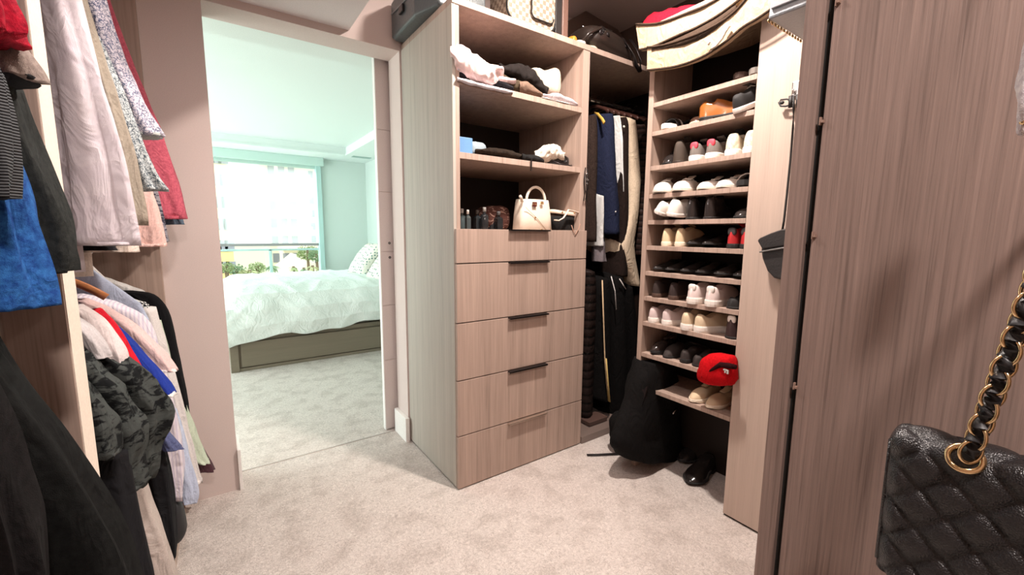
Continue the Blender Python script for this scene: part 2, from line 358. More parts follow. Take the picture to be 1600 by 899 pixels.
# ------------------------------------------------------------------ GARMENTS
def drape(Y, pts, ry, n=26, m=28, yoff=0, fold=.012, k=5, axis='y', slim=1.0, ztaper=None, seed=None):
    """flattened tube hanging in the plane y=Y; pts = (px, py, half width in px) of its outline on that plane"""
    rnd = random.Random(seed if seed is not None else int(Y*1000)+int(pts[0][0]))
    ph = [rnd.uniform(0,6.28) for _ in range(4)]
    P = smoothpts(pts, n); secs = []
    for i,(px,py,hw) in enumerate(P):
        c = at(px,py,y=Y); l = at(px-hw,py,y=Y); r_ = at(px+hw,py,y=Y)
        rx = (r_-l).length/2; d = (r_-l).normalized(); u = i/len(P)
        yy = ry*((ztaper or (lambda u:1))(u))
        s = []
        for j in range(m):
            a = 2*PI*j/m
            f = fold*(.35+.65*u)*(math.sin(k*a+ph[0]+2*u)*.6+math.sin((k+3)*a+ph[1]-3*u)*.4)
            s.append(c+d*((rx+f)*spow(math.cos(a),.8))+Vector((0,yoff+(yy+f)*spow(math.sin(a),.8),0)))
        secs.append(s)
    return loft(secs)
def bodyloft(Y, zt, zb, xf_, th, xb=-.80, n=16, m=30, fold=.006, seed=1, slope=.10):
    """flat garment body hung from a rod: shoulder slopes down to the front edge xf_(z)"""
    rnd = random.Random(seed); ph = rnd.uniform(0,6); secs = []
    for i in range(n+1):
        u = i/n; z = zt+(zb-zt)*u
        xr = xf_(z); xm = (xr+xb)/2; rx = (xr-xb)/2
        k = min(1, max(0,(zt-z)/.22))
        if k < 1:
            rx0 = .07; xn = -.50; q = k; rx = rx0+(rx-rx0)*q; xm = xn+(xm-xn)*q
        s = []
        for j in range(m):
            a = 2*PI*j/m; f = fold*math.sin(7*a+ph+u*2)*(.3+u)
            s.append(Vector((xm+rx*spow(math.cos(a),.7), Y+(th+f)*spow(math.sin(a),.6), z)))
        secs.append(s)
    return loft(secs)
def hem(Y, pts, ry, t=4, k=1.04):
    a = pts[-2]; b = pts[-1]; L = math.hypot(b[0]-a[0], b[1]-a[1]); q = t/max(L,1)
    p0 = (b[0]-(b[0]-a[0])*q, b[1]-(b[1]-a[1])*q, b[2]*k); return drape(Y,[p0,(b[0]+.5*(b[0]-a[0])/L,b[1]+.5*(b[1]-a[1])/L,b[2]*k)], ry*k, n=3, fold=.004)
def garment(name, label, cat, Y, pts, ry, mat, zt=None, zb=None, group=None, wr=(.004,14,(1,1,.35)), cuff=None, th=.022, back=.035, extra=None, fold=.012, body=True, part='sleeve'):
    c = at(pts[-1][0],pts[-1][1],y=Y)
    t = thing(name, label, cat, (c.x, Y, c.z), group=group)
    mk(part, drape(Y,pts,ry,fold=fold), mat, t, smooth=True, wr=wr)
    if body:
        P = [(at(a,b_,y=Y).z, at(a,b_,y=Y).x) for a,b_,_ in pts]; P.sort()
        def xfun(z):
            if z <= P[0][0]: x = P[0][1]
            elif z >= P[-1][0]: x = P[-1][1]
            else:
                for (z0,xa),(z1,xb_) in zip(P,P[1:]):
                    if z0 <= z <= z1: x = xa+(xb_-xa)*(z-z0)/(z1-z0); break
            return min(x-back, -.20)
        mk('body', bodyloft(Y, zt, zb, xfun, th, seed=int(Y*100)), mat, t, smooth=True, wr=(.003,12,(1,1,.3)))
    if cuff: mk('cuff', hem(Y,pts,ry), cuff, t, smooth=True)
    return t
lil = fabric('lilac_grey_knit', srgb(208,200,204), srgb(190,180,188), 'brush', 9, .3, th=(.3,.7))
GU = 'garments on the upper rod of the left wardrobe'
garment('long_sleeve_top','pale lilac grey top with wide wrinkled sleeve, nearest on upper rod beyond the partition','top',1.26,
  [(62,-150,28),(92,0,34),(122,130,40),(148,260,50),(164,382,55)],.045,lil,2.32,1.36,GU,cuff=lil)
garment('white_shirt','white shirt seen as a narrow stripe behind the pale lilac grey top','shirt',1.38,
  [(78,-80,12),(96,0,13),(116,90,8),(142,200,6),(178,300,6)],.03,fabric('white_cotton',srgb(228,222,222),None,'heather',40,.2),2.3,1.5,GU)
garment('khaki_shirt','plain grey beige sleeve hanging between the lilac top and the patterned shirts','shirt',1.46,
  [(92,-100,20),(112,0,20),(150,110,19),(184,220,17),(212,352,12)],.04,fabric('khaki_cotton',srgb(160,150,136),srgb(142,132,118),'heather',60,.25),2.3,1.42,GU)
pat1 = fabric('blue_scribble_cotton', srgb(205,198,205), srgb(92,98,124),'scribble',75,.2)
pat2 = fabric('grey_scribble_cotton', srgb(178,184,184), srgb(70,80,88),'scribble',80,.2)
garment('patterned_shirt','pale shirt with blue scribble print and rolled cuff band, just left of the rose sleeve','shirt',1.80,
  [(118,-80,24),(138,0,25),(168,90,24),(200,165,27),(226,214,29)],.05,pat1,2.3,1.45,GU,cuff=fabric('grey_cuff',srgb(168,170,166)))
garment('leaf_print_shirt','grey blue leaf print shirt with flared pointed cuff in front of the rose sleeve','shirt',1.62,
  [(150,60,5),(178,130,7),(203,205,13),(222,262,19),(238,298,27)],.045,pat2,2.3,1.40,GU)
garment('rose_sweater','dusty rose sweater with long sleeve, farthest on the upper rod by the wall','sweater',2.46,
  [(140,-40,18),(172,50,18),(205,140,19),(240,240,24),(268,342,24)],.05,fabric('rose_knit',srgb(206,104,118),srgb(176,80,98),'heather',30,.35),2.34,1.50,GU,cuff=fabric('rose_cuff',srgb(196,92,108)))
garment('pink_shirt','soft pink shirt hanging low behind the leaf print shirt','shirt',2.02,
  [(196,200,18),(214,280,20),(224,330,24),(231,385,28)],.05,fabric('pink_cotton',srgb(236,196,186),None,'heather',30,.2),2.3,1.38,GU,cuff=fabric('pink_hem',srgb(240,206,196)))
garment('denim_shirt','dark blue cuff peeking out below the rose sweater','shirt',2.56,
  [(240,250,14),(262,320,14),(274,351,14)],.03,fabric('slate_cotton',srgb(96,112,128)),2.3,1.5,GU,back=.05)
garment('speckled_shirt','small speckled cuff between the pink shirt and rose sweater','shirt',2.30,
  [(236,280,6),(250,340,6),(256,378,6)],.03,fabric('speckled_cotton',srgb(150,146,152),srgb(60,60,72),'brush',40,.2),2.3,1.42,GU,back=.05)
garment('cream_shirt','cream hem hanging just below the lilac grey top','shirt',1.52,
  [(150,300,26),(168,350,34),(170,394,40)],.035,fabric('cream_cotton',srgb(232,218,206)),2.3,1.33,GU)
garment('black_shirt','thin black hem just under the lilac grey top','shirt',1.33,
  [(138,340,30),(142,370,34),(142,391,36)],.03,fabric('black_cotton',srgb(34,34,38)),2.3,1.38,GU,back=.03)
# lower rod, far section
GL = 'garments on the lower rod of the left wardrobe'
def shoulder(name, label, cat, Y, pts, mat, group=GL, ry=.03, th=.022, zb=.5, back=.03, wr=(.004,14,(1,1,.35)), cuff=None, top=1.36, body=True, fold=.008, part='sleeve'):
    return garment(name,label,cat,Y,pts,ry,mat,top,zb,group,wr,cuff,th,back,None,fold,body,part)
shoulder('dress_shirt','white shirt with broad sloping shoulder at the top of the lower rod','shirt',2.56,
  [(98,420,16),(140,434,26),(185,450,28),(212,464,20),(236,520,16),(262,620,18),(284,700,18)],fabric('white_poplin',srgb(222,220,216),None,'heather',40,.2),zb=.35)
shoulder('black_jacket','black jacket with long sleeve behind the white shirts, next to the wall','jacket',2.46,
  [(170,458,8),(215,458,20),(244,490,20),(262,560,18),(278,620,15),(290,668,8)],fabric('black_wool',srgb(20,20,23),srgb(12,12,14)),zb=.5,ry=.035)
shoulder('check_shirt','black and white check collar showing between white shirts','shirt',2.30,
  [(138,452,6),(175,462,9),(212,472,10),(226,482,8)],fabric('small_check',srgb(225,225,222),srgb(40,40,44),'check',95,.1),zb=.7,body=False,ry=.03,part='yoke')
shoulder('green_shirt','pale green shirt sleeve hanging low beside the wall','shirt',2.44,
  [(236,500,16),(262,600,18),(284,660,17),(300,708,20),(318,722,10)],fabric('mint_cotton',srgb(200,212,190)),zb=.4,ry=.035,top=1.2)
shoulder('plum_shirt','dark plum cuff sticking out lowest beside the wall','shirt',2.52,
  [(300,690,8),(312,712,12),(321,735,14)],fabric('plum_satin',srgb(88,58,66),rough=.4),zb=.3,ry=.03,body=False)
shoulder('white_sleeved_shirt','white shirt with long narrow sleeve reaching nearly to the floor by the wall','shirt',2.30,
  [(225,480,18),(252,560,16),(275,640,13),(292,700,11),(305,752,11)],fabric('white_oxford',srgb(226,220,216)),zb=.3,ry=.03,cuff=fabric('white_cuff',srgb(232,226,222)))
shoulder('striped_shirt','lavender striped white shirt hanging behind the coloured polo shirts','shirt',2.00,
  [(118,462,10),(165,474,20),(205,500,26),(228,570,28),(248,650,30),(262,720,28),(266,778,22)],fabric('lavender_stripe',srgb(224,216,222),srgb(204,196,210),'stripe',30,.2),zb=.3,ry=.04)
shoulder('light_blue_shirt','pale blue shirt tail lowest beside the white sleeve','shirt',2.18,
  [(262,640,14),(280,710,16),(292,762,17),(294,782,12)],fabric('pale_blue_cotton',srgb(196,206,228)),zb=.3,ry=.04)
shoulder('navy_cuff_shirt','slate blue cuff pointing right above the white shirt tail','shirt',1.84,
  [(236,660,14),(252,682,16),(266,700,20)],fabric('slate_blue',srgb(96,104,140),srgb(76,82,116),'heather',40),zb=.6,ry=.03,body=False)
def polo(name,label,Y,pts,col,cuffc=None,zb=.75):
    f = fabric(name+'_pique', col, sc(col,.82),'heather',50,.25)
    g = shoulder(name,label,'polo shirt',Y,pts,f,zb=zb,ry=.035,th=.02,cuff=cuffc,fold=.006)
    return g
wc = fabric('white_trim',srgb(232,226,222))
polo('pink_polo_shirt','pale pink polo shirt, rearmost of the short sleeved ones',1.80,[(130,468,8),(160,486,16),(196,516,24),(228,548,27),(252,578,25)],srgb(226,196,192),wc)
polo('blue_polo_shirt','royal blue polo shirt with white sleeve trim',1.68,[(150,490,8),(176,520,18),(210,560,22),(238,596,25),(252,616,23)],srgb(36,58,150),wc)
polo('red_polo_shirt','bright red polo shirt between the blue one and the white ones',1.58,[(150,484,8),(172,512,12),(192,548,16),(212,590,18),(226,622,17)],srgb(206,26,44))
polo('white_polo_shirt','white polo shirt with collar in front of the red one',1.50,[(118,478,10),(142,496,18),(160,520,20),(176,548,19),(184,572,14)],srgb(226,214,212))
polo('grey_polo_shirt','light grey knit shirt just above the camouflage shirts',1.44,[(112,498,8),(128,514,18),(148,540,20),(160,556,14)],srgb(196,190,190))
camo = fabric('camouflage_jersey', srgb(66,70,68), srgb(20,22,23),'brush',16,.25,th=(.44,.5))
shoulder('camouflage_shirt','dark grey camouflage t-shirt with jutting sleeve, rearmost of the three','t-shirt',1.50,
  [(128,535,18),(165,560,36),(200,600,44),(222,640,44),(214,690,38),(205,742,34)],camo,zb=.72,ry=.05,cuff=camo,wr=(.009,13,(1,1,.7)),fold=.012)
shoulder('camouflage_shirt','dark grey camouflage t-shirt, middle one of three on the lower rod','t-shirt',1.38,
  [(116,555,14),(145,590,34),(172,630,40),(185,675,42),(182,715,42),(180,758,44)],camo,zb=.75,ry=.045,cuff=camo,wr=(.009,13,(1,1,.7)),fold=.012)
shoulder('camouflage_shirt','dark grey camouflage t-shirt right behind the partition edge, nearest of the three','t-shirt',1.26,
  [(112,590,14),(132,632,30),(146,672,36),(152,705,36)],camo,zb=.78,ry=.04,cuff=camo,wr=(.009,13,(1,1,.7)),fold=.01)
for (nm,lb,Y,pts,col) in (
  ('black_trousers','black trousers nearest behind the partition, hanging below the camouflage shirts',1.34,[(166,700,36),(178,800,38),(205,905,32),(218,960,28)],(.012,.012,.014)),
  ('beige_trousers','pale beige trousers hanging below the camouflage shirts',1.62,[(192,700,26),(212,780,26),(236,860,30),(254,940,34)],srgb(196,184,176)),
  ('black_slacks','black slacks right of the pale beige trousers',1.86,[(226,640,16),(240,700,19),(252,770,20),(262,830,14),(266,872,8)],(.012,.012,.014))):
    c = at(pts[-1][0],pts[-1][1],y=Y); t = thing(nm,lb,'trousers',(c.x,Y,max(c.z,.02)),group='trousers below the shirts on the left')
    mk('trouser_leg', drape(Y,pts,.05,fold=.008), fabric(nm+'_cloth',col), t, smooth=True, wr=(.004,10,(1,1,.3)))
t = thing('black_shoe_bag','small black pouch on the wardrobe base near the floor','bag',(-.23,1.98,.03))
mk('pouch', ellipsoid(at(272,815,y=2.0), (.035,.05,.09),.7), plain('pouch_nylon',(.015,.015,.017),.6), t, smooth=True, wr=(.006,12,(1,1,1)))
def hanger(name,label,c,w,mat,ax='x',rot=0,group=None,droop=.07):
    t = thing(name,label,'hanger',c,group=group)
    dv = Vector((1,0,0)) if ax=='x' else Vector((0,1,0))
    pts = [Vector(c)+dv*(s*w)+Vector((0,0,-.06-droop*abs(s)**1.6)) for s in [i/6-1 for i in range(13)]]
    mk('arm', tube(pts,.011,8,flat=(.005,.011)), mat, t, smooth=True)
    hk = [Vector(c)+Vector((0,0,-.06))]+[Vector(c)+dv*(.018*math.sin(a))+Vector((0,0,-.012+.018*(1-math.cos(a)))) for a in [PI*.15*i for i in range(0,9)]]
    mk('hook', tube(hk,.0022,6), M_chrome, t, smooth=True)
    return t
M_hang = wood('hanger_wood', srgb(196,130,84), .15, .05, axis='x', rough=.3)
M_hangd = wood('dark_hanger_wood', srgb(70,44,38), .15, .05, axis='x', rough=.3)
c = at(146,478,y=1.72)
hanger('wooden_hanger','curved orange brown wooden hanger above the red polo shirt',(-.40,1.74,1.375),.12,M_hang)
# near section of the left wardrobe, beside the camera
GN = 'garments beside the camera on the left'
garment('red_sweater','red knitted cuff at the top left corner','sweater',.80,[(-40,-60,30),(-16,0,36),(-2,38,36),(6,60,30)],.04,fabric('red_knit',srgb(178,24,48),srgb(130,12,34),'heather',25,.4),2.3,1.62,GN,th=.018)
g = garment('grey_sweatshirt','grey beige sweatshirt sleeve with a dark underside below the red cuff','sweatshirt',.88,[(-30,20,30),(-6,65,36),(8,100,44),(14,127,44)],.04,fabric('grey_fleece',srgb(150,136,128),srgb(122,108,102),'heather',25,.4),2.3,1.55,GN,cuff=fabric('dark_cuff',(.012,.012,.014)),th=.018)
garment('ribbed_cardigan','charcoal ribbed cardigan at the left edge between the red cuff and the blue shirt','cardigan',.74,[(-30,110,28),(-14,180,28),(-6,250,26),(-4,310,20)],.03,fabric('charcoal_rib',srgb(84,86,88),srgb(24,24,27),'rib',90,.5),2.2,1.52,GN,th=.015)
garment('dark_jacket','dark charcoal jacket with wide sleeve crossing in front of the bright partition edge','jacket',.93,[(-10,130,34),(14,200,32),(44,280,34),(66,340,38),(78,400,38),(82,424,32)],.05,fabric('charcoal_wool',srgb(44,46,44),srgb(28,30,29),'heather',25,.4),2.3,1.40,GN,th=.02)
garment('blue_sweater','heather blue sweater, lowest of the upper garments at the left edge','sweater',.82,[(-8,240,22),(4,300,34),(10,370,48),(14,430,60),(16,476,66)],.05,fabric('blue_melange',srgb(44,98,160),srgb(18,54,116),'heather',22,.45),2.2,1.36,GN,th=.02)
garment('black_coat','long black coat filling the lower left corner and overlapping the partition','coat',.80,
  [(-60,520,36),(-30,600,56),(10,680,80),(50,760,96),(90,850,110),(120,960,120)],.05,fabric('black_coat_cloth',srgb(20,21,20),srgb(9,9,9),'heather',25,.4),1.40,.45,GN,wr=(.006,7,(1,1,.3)),th=.02)
garment('black_overcoat','second black coat in front at the lower left edge','coat',.66,
  [(-70,560,24),(-40,640,34),(-12,730,44),(10,830,56),(22,940,60)],.04,fabric('overcoat_cloth',srgb(22,19,20),srgb(9,8,8),'heather',25,.4),1.36,.55,GN,wr=(.005,7,(1,1,.3)),th=.018)
# ------------------------------------------------------------------ corner hanging clothes (between the cabinets)
def hung(name,label,cat,pts,mat,Y=2.06,dep=.22,group='clothes on the upper rod of the corner unit',fold=.008,wr=(.005,9,(1,1,.3)),extra=None,top=True):
    c = at(pts[-1][0],pts[-1][1],y=Y); t = thing(name,label,cat,(c.x,Y+dep,max(.03,c.z)),group=group)
    n = len(pts)
    mk('body', drape(Y,pts,dep,yoff=dep,fold=fold,ztaper=lambda u: min(1,.45+u*5)), mat, t, smooth=True, wr=wr)
    if extra: extra(t)
    return t
dk = fabric('dark_brown_wool', srgb(52,40,34), srgb(34,25,22),'heather',30)
hung('brown_jacket','dark brown jacket, leftmost in the corner unit','jacket',[(930,176,4),(931,196,9),(930,280,10),(929,378,10)],dk)
hung('black_sweater','black sweater behind the navy shirt','sweater',[(947,180,4),(945,205,8),(943,290,7),(943,384,7)],fabric('black_jersey',srgb(22,20,20)),Y=2.12)
def cuffbtn(t): mk('button', ellipsoid(at(962,331,y=2.03),(.006,.004,.006)), M_white, t, smooth=True)
navy = fabric('navy_cotton', srgb(32,38,62), srgb(24,29,48),'heather',30)
t = hung('navy_shirt','navy blue shirt with white cuff button, in front of the others','shirt',[(955,172,4),(957,192,10),(958,250,12),(964,320,12),(966,366,11)],navy,Y=2.04,extra=cuffbtn)
hung('white_blouse','white shirt strip between navy shirt and dark coat','shirt',[(968,176,2),(971,196,3.4),(973,250,2.6),(974,300,1.5)],fabric('white_blouse_cloth',srgb(226,226,224)),Y=2.07,dep=.2)
hung('light_tank_top','small pale garment below the navy shirt','top',[(943,300,3),(943,340,4),(943,385,4)],fabric('pale_top_cloth',srgb(206,206,204)),Y=2.08)
hung('brown_coat','dark brown coat with a small badge beside the beige garment cover','coat',[(974,180,4),(980,200,9),(980,300,9),(978,400,10),(978,432,10)],fabric('brown_coat_cloth',srgb(40,29,25),srgb(24,17,15)),Y=2.06,
  extra=lambda t: mk('badge', ellipsoid(at(975,198,y=2.04),(.010,.004,.008)), plain('badge_white',srgb(230,225,210)), t, smooth=True))
hung('grey_scarf','grey folded scarf hanging below the navy shirt','scarf',[(943,376,3),(944,395,6),(944,409,7)],fabric('grey_scarf_cloth',srgb(120,112,116)),Y=2.10,dep=.05)
hung('garment_cover','long beige trench coat draping down to the lower rod','coat',[(986,176,6),(993,198,13),(997,260,11),(996,330,11),(985,385,17),(993,420,11),(1000,448,6)],fabric('beige_canvas',srgb(216,198,174),srgb(196,176,152),'heather',30),Y=2.05,wr=(.008,8,(1,1,.5)))
hung('puffer_coat','dark brown quilted puffer coat at the right end of the corner unit','coat',[(1003,190,4),(1010,210,9),(1011,290,9),(1008,370,9),(1006,400,6)],fabric('dark_puffer',srgb(46,32,28),srgb(16,11,10),'puffer',7,.9,rough=.5,weave=40),Y=2.09)
GP = 'trousers on the lower rod of the corner unit'
hung('quilted_vest','dark quilted vest, leftmost below in the corner unit','vest',[(926,420,8),(928,450,13),(925,550,14),(922,655,12)],fabric('vest_quilt',srgb(34,25,23),srgb(12,9,8),'puffer',5,.9,rough=.5,weave=40),Y=2.10,group=GP)
blk = fabric('black_trouser_cloth', srgb(14,12,12), srgb(8,7,7))
def trim(pts,col,w):
    def f(t):
        s = [at(a,b_,y=2.035) for a,b_ in pts]
        mk('side_stripe', tube(s,.004,6,flat=(w,.004)), fabric('stripe_'+str(int(col[0]*1000)),col), t, smooth=True)
    return f
hung('side_stripe_trousers','black trousers with long cream side stripe and pale hem','trousers',[(952,432,5),(950,460,12),(951,560,13),(951,628,13)],blk,group=GP,
  extra=lambda t: (trim([(941,438),(943,500),(945,560),(949,610)],srgb(214,186,150),.006)(t), trim([(946,560),(949,600),(952,628)],srgb(196,170,110),.014)(t), trim([(955,432),(961,455),(963,484)],srgb(226,222,220),.003)(t)))
hung('black_trousers','black trousers in the middle of the lower corner rod','trousers',[(972,428,5),(972,460,13),(975,560,16),(976,655,16)],blk,group=GP,
  extra=lambda t: trim([(968,436),(974,446),(978,452)],srgb(216,210,206),.003)(t))
hung('black_joggers','black joggers at the right of the lower corner rod','trousers',[(986,440,5),(990,480,11),(996,560,12),(998,655,12)],blk,group=GP,Y=2.09)
for i,px in enumerate((929,938,946,955,965,975,985,996,1006)):
    q = at(px,165+int((px-925)*.28),y=2.3)
    if q.x > 2.86: continue
    hanger('hanger', 'dark wooden hanger hooked on the upper rod of the corner unit, number of several alike', (q.x,2.32,2.435), .16, M_hangd, ax='y', group='dark hangers on the corner rod')
c = at(936,183,y=2.08)
t = thing('wooden_hanger','light yellow wooden hanger over the dark brown jacket in the corner','hanger',(c.x,2.2,c.z))
mk('arm', tube([at(929,178,y=2.2),at(935,180,y=2.12),at(941,187,y=2.05),at(944,192,y=2.02)],.01,8,flat=(.007,.014)), M_hang if False else wood('light_hanger_wood',srgb(214,170,80),.1,.03,axis='x'), t, smooth=True)

# ------------------------------------------------------------------ SHOES
def shoe(name, label, style, pos, rot, up, sole=(.8,.78,.75), lin=(.02,.02,.02), L=.275, Wd=.098, H=.085, laces=None, accent=None, tilt=(0,0), group='shoes on the shoe shelves', cat='shoe', pull=None, soleh=None, glossy=False, upmat=None):
    """toe along +x local before rot; origin at mid sole on the ground"""
    t = thing(name, label, cat, pos, (tilt[0], tilt[1], rot), group=group)
    dress = style == 'dress'; slip = style == 'slip'; boot = style == 'boot'; run = style == 'run'
    sh = soleh if soleh is not None else (.03 if run else .024 if style=='sneaker' else .012)
    um = upmat or plain('shoe_%02d%02d%02d_%d'%(int(up[0]*99),int(up[1]*99),int(up[2]*99),glossy), up, .18 if glossy else .75, bmp=0 if glossy else .2, bs=500)
    sm_ = plain('sole_%02d%02d%02d'%(int(sole[0]*99),int(sole[1]*99),int(sole[2]*99)), sole, .7)
    lm = plain('lining_%02d%02d%02d'%(int(lin[0]*99),int(lin[1]*99),int(lin[2]*99)), lin, .9)
    def hw(s):   # half width of the outline heel s=0 -> toe s=1
        v = .66+.05*math.sin(PI*min(s*2.2,1)) + .34*math.exp(-((s-.70)/.22)**2)
        e = 1.0
        if s < .12: e = math.sqrt(max(0,1-((.12-s)/.12)**2))
        if s > .78: e = (max(0,1-((s-.78)/.22)**2))**(.5 if not dress else .62)
        return Wd/2*min(v,1)*max(e,.03)
    def top(s):  # height profile
        heel = H*(1.55 if boot else 1.0 if not slip else .82)
        if s < .10: return heel*(.80+2.0*s)
        if dress and s >= .30: return max(sh+.012, heel*(1-.05*(s-.3)/.7)*(1-((s-.3)/.7)**1.15*.72)) if s<.9 else max(sh+.006, heel*.30*(1-((s-.9)/.1)**2*.8))
        if s < .38: return heel*(1.0-.18*math.sin(PI*(s-.10)/.28)) + (0 if not boot else 0)
        if s < .52: return heel+(H*1.05-heel)*((s-.38)/.14)
        k = (s-.52)/.48; return sh+(H*1.05-sh)*(1-k)**.75*.72+ (H*.36)*(1-k**4)*(k**.3) if k>0 else H*1.05
    NS = 26; ss = [i/NS for i in range(NS+1)]; ss[0] = .004; ss[-1] = .996
    def rim(s):
        a, b_ = .06, .50
        if s <= a or s >= b_: return 0
        return hw(s)*.62*math.sin(PI*(s-a)/(b_-a))**.45
    X = lambda s: (s-.5)*L
    secs = []
    for s in ss:
        w, h, r = hw(s)*.97, top(s), rim(s); row = []; K = 7
        for i in range(K+1):
            a = PI/2*i/K; row.append(Vector((X(s), -(r+(w-r)*math.cos(a)**.85) , sh*.6+(h-sh*.6)*math.sin(a)**.8)))
        row += [Vector((v.x,-v.y,v.z)) for v in reversed(row)]
        secs.append(row)
    mk('upper', loft(secs, cap=True, closed=False), um, t, local=True, smooth=True)
    # lining: sunk cup inside the opening
    ls = []
    for s in [.065+.43*i/10 for i in range(11)]:
        r = rim(s)+.0006; h = top(s)
        ls.append([Vector((X(s), r*math.cos(a), h+.0008-(h-sh-.008)*math.sin(a)*.96)) for a in [PI*j/8 for j in range(9)]])
    mk('lining', loft(ls, cap=False, closed=False), lm, t, local=True, smooth=True)
    # sole
    o = []; n = 34
    for (k,z) in ((1.0,0),(1.07,sh*.35),(1.06,sh*.8),(.99,sh)):
        o.append([Vector((X(s)*1.02*(1 if k>1 else .99), sg*hw(s)*k, z+(.012*max(0,(s-.8)/.2)**2 if z==0 else 0))) for sg,seq in ((-1,ss),(1,ss[::-1])) for s in seq])
    mk('sole', loft(o), sm_, t, local=True, smooth=False)
    if style in ('sneaker','run','boot'):
        mk('tongue', loft([[Vector((X(s)-.004, y*k*.018, top(min(s,.62))+(.004 if s>.42 else .018+(.42-s)*.16)+z)) for y,z in ((-1,0),(1,0),(.8,.006),(-.8,.006))] for s,k in ((.36,1.2),(.42,1.1),(.5,1.0),(.6,.8))]), um if not accent else plain('accent_%d%d'%(int(accent[0]*99),int(accent[1]*99)),accent,.8), t, local=True, smooth=True)
    if laces:
        lc = plain('lace_%d'%int(laces[0]*99), laces, .9); T = []
        for s in (.44,.50,.56,.62):
            T.append(tube([(X(s),y*.021,top(s)+.010-abs(y)*.008) for y in (-1,-.5,0,.5,1)],.0026,6))
        mk('laces', join(*T), lc, t, local=True, smooth=True)
    if pull: mk('heel_tab', xf(ellipsoid((0,0,0),(.010,.021,.020),.7),Matrix.Translation((X(.045),0,top(.05)*.92))), plain('tab_%d%d'%(int(pull[0]*99),int(pull[1]*99)),pull,.6), t, local=True, smooth=True)
    if dress: mk('heel_block', loft([[Vector((X(s)*1.0, sg*hw(s)*1.03, z)) for sg,seq in ((-1,(.004,.05,.12,.2,.26)),(1,(.26,.2,.12,.05,.004))) for s in seq] for z in (-.012,.002)]), sm_, t, local=True)
    return t
def slide(name,label,pos,rot,solec,strap,pose='flat',group='shoes on the shoe shelves',tilt=(0,0), stripe=None):
    t = thing(name,label,'sandal',pos,(tilt[0],tilt[1],rot),group=group)
    hw = lambda s: .046*(.8+.2*math.exp(-((s-.72)/.2)**2))*(max(0,1-(abs(s-.5)*2)**5))**.5
    ss = [.005]+[i/16 for i in range(1,16)]+[.995]
    o = [[Vector(((s-.5)*.27, sg*hw(s)*k, z+.006*math.cos(s*6))) for sg,seq in ((-1,ss),(1,ss[::-1])) for s in seq] for k,z in ((.96,.004),(1.03,.015),(1,.03))]
    mk('footbed', loft(o), plain('footbed_%d'%int(solec[0]*99),solec,.8), t, local=True)
    st = [[Vector((x,(.048)*math.cos(a),.022+.05*math.sin(a))) for a in [PI*j/12 for j in range(13)]] for x in (-.005,.02,.05,.075)]
    m_ = mk('strap', loft(st,cap=False,closed=False), plain('strap_%d'%int(strap[0]*99),strap,.5), t, local=True, smooth=True)
    sd = m_.modifiers.new('solid','SOLIDIFY'); sd.thickness = .005
    if stripe: 
        q = mk('strap_stripe', loft([[Vector((x,(.052)*math.cos(a),.022+.054*math.sin(a))) for a in [PI*j/12 for j in range(13)]] for x in (.028,.045)],cap=False,closed=False), plain('stripe_white',stripe,.5), t, local=True, smooth=True)
    return t
def sy(px, py=350): return at(px,py,x=SX+.01).y
IN, OUT = 0, PI       # toe into the cabinet (heel shows) / toe towards the room
def on(k, px, ov=.0, style='in', L=.275):
    z = SZ[k]+.0008; return (SX+L/2+.012-ov, sy(px, at_py(k)), z)
def at_py(k): return [180,195,235,300,345,386,430,470,515,560,645][k]
wh = srgb(236,230,222); bk = (.012,.011,.011); dkb = srgb(58,40,32); tan = srgb(150,88,38)
ROWN = ['top','second','third','fourth','fifth','sixth','seventh','eighth','ninth','tenth','lowest']
# top shelf
slide('flat_sandal','dark flat sandal near the right end of the topmost shelf, left one',on(0,1146),IN,dkb,(.06,.045,.04))
slide('flat_sandal','grey soled sandal at the right end of the topmost shelf',on(0,1170),IN,srgb(110,104,98),srgb(120,112,104))
# second shelf
slide('slide_sandal','black slide sandal with white stripe and white sole, left end of the second shelf',on(1,1036),OUT,wh,bk,stripe=wh)
slide('slide_sandal','second black slide sandal behind the striped one on the second shelf',(SX+.26,sy(1046,195),SZ[1]+.001),OUT,(.1,.1,.1),bk,stripe=wh)
shoe('loafer','dark brown loafer with pale trim left of the tan dress shoes','slip',on(1,1072),OUT+.35,dkb,sole=srgb(200,176,150),lin=srgb(90,66,50),H=.06,glossy=True)
shoe('dress_shoe','glossy tan dress shoe on the second shelf, left of its pair','dress',(SX+.20,sy(1106,185),SZ[1]+.0125),-1.05,tan,sole=bk,lin=dkb,H=.088,glossy=True)
shoe('dress_shoe','glossy tan dress shoe on the second shelf, right of its pair','dress',(SX+.09,sy(1124,185),SZ[1]+.0125),-1.22,tan,sole=bk,lin=dkb,H=.095,glossy=True)
shoe('sneaker','black sneaker with white sole leaning at the right end of the second shelf','sneaker',(SX+.11,sy(1166,170),SZ[1]+.045),-.25,srgb(30,28,28),sole=wh,laces=wh,tilt=(.0,-.38))
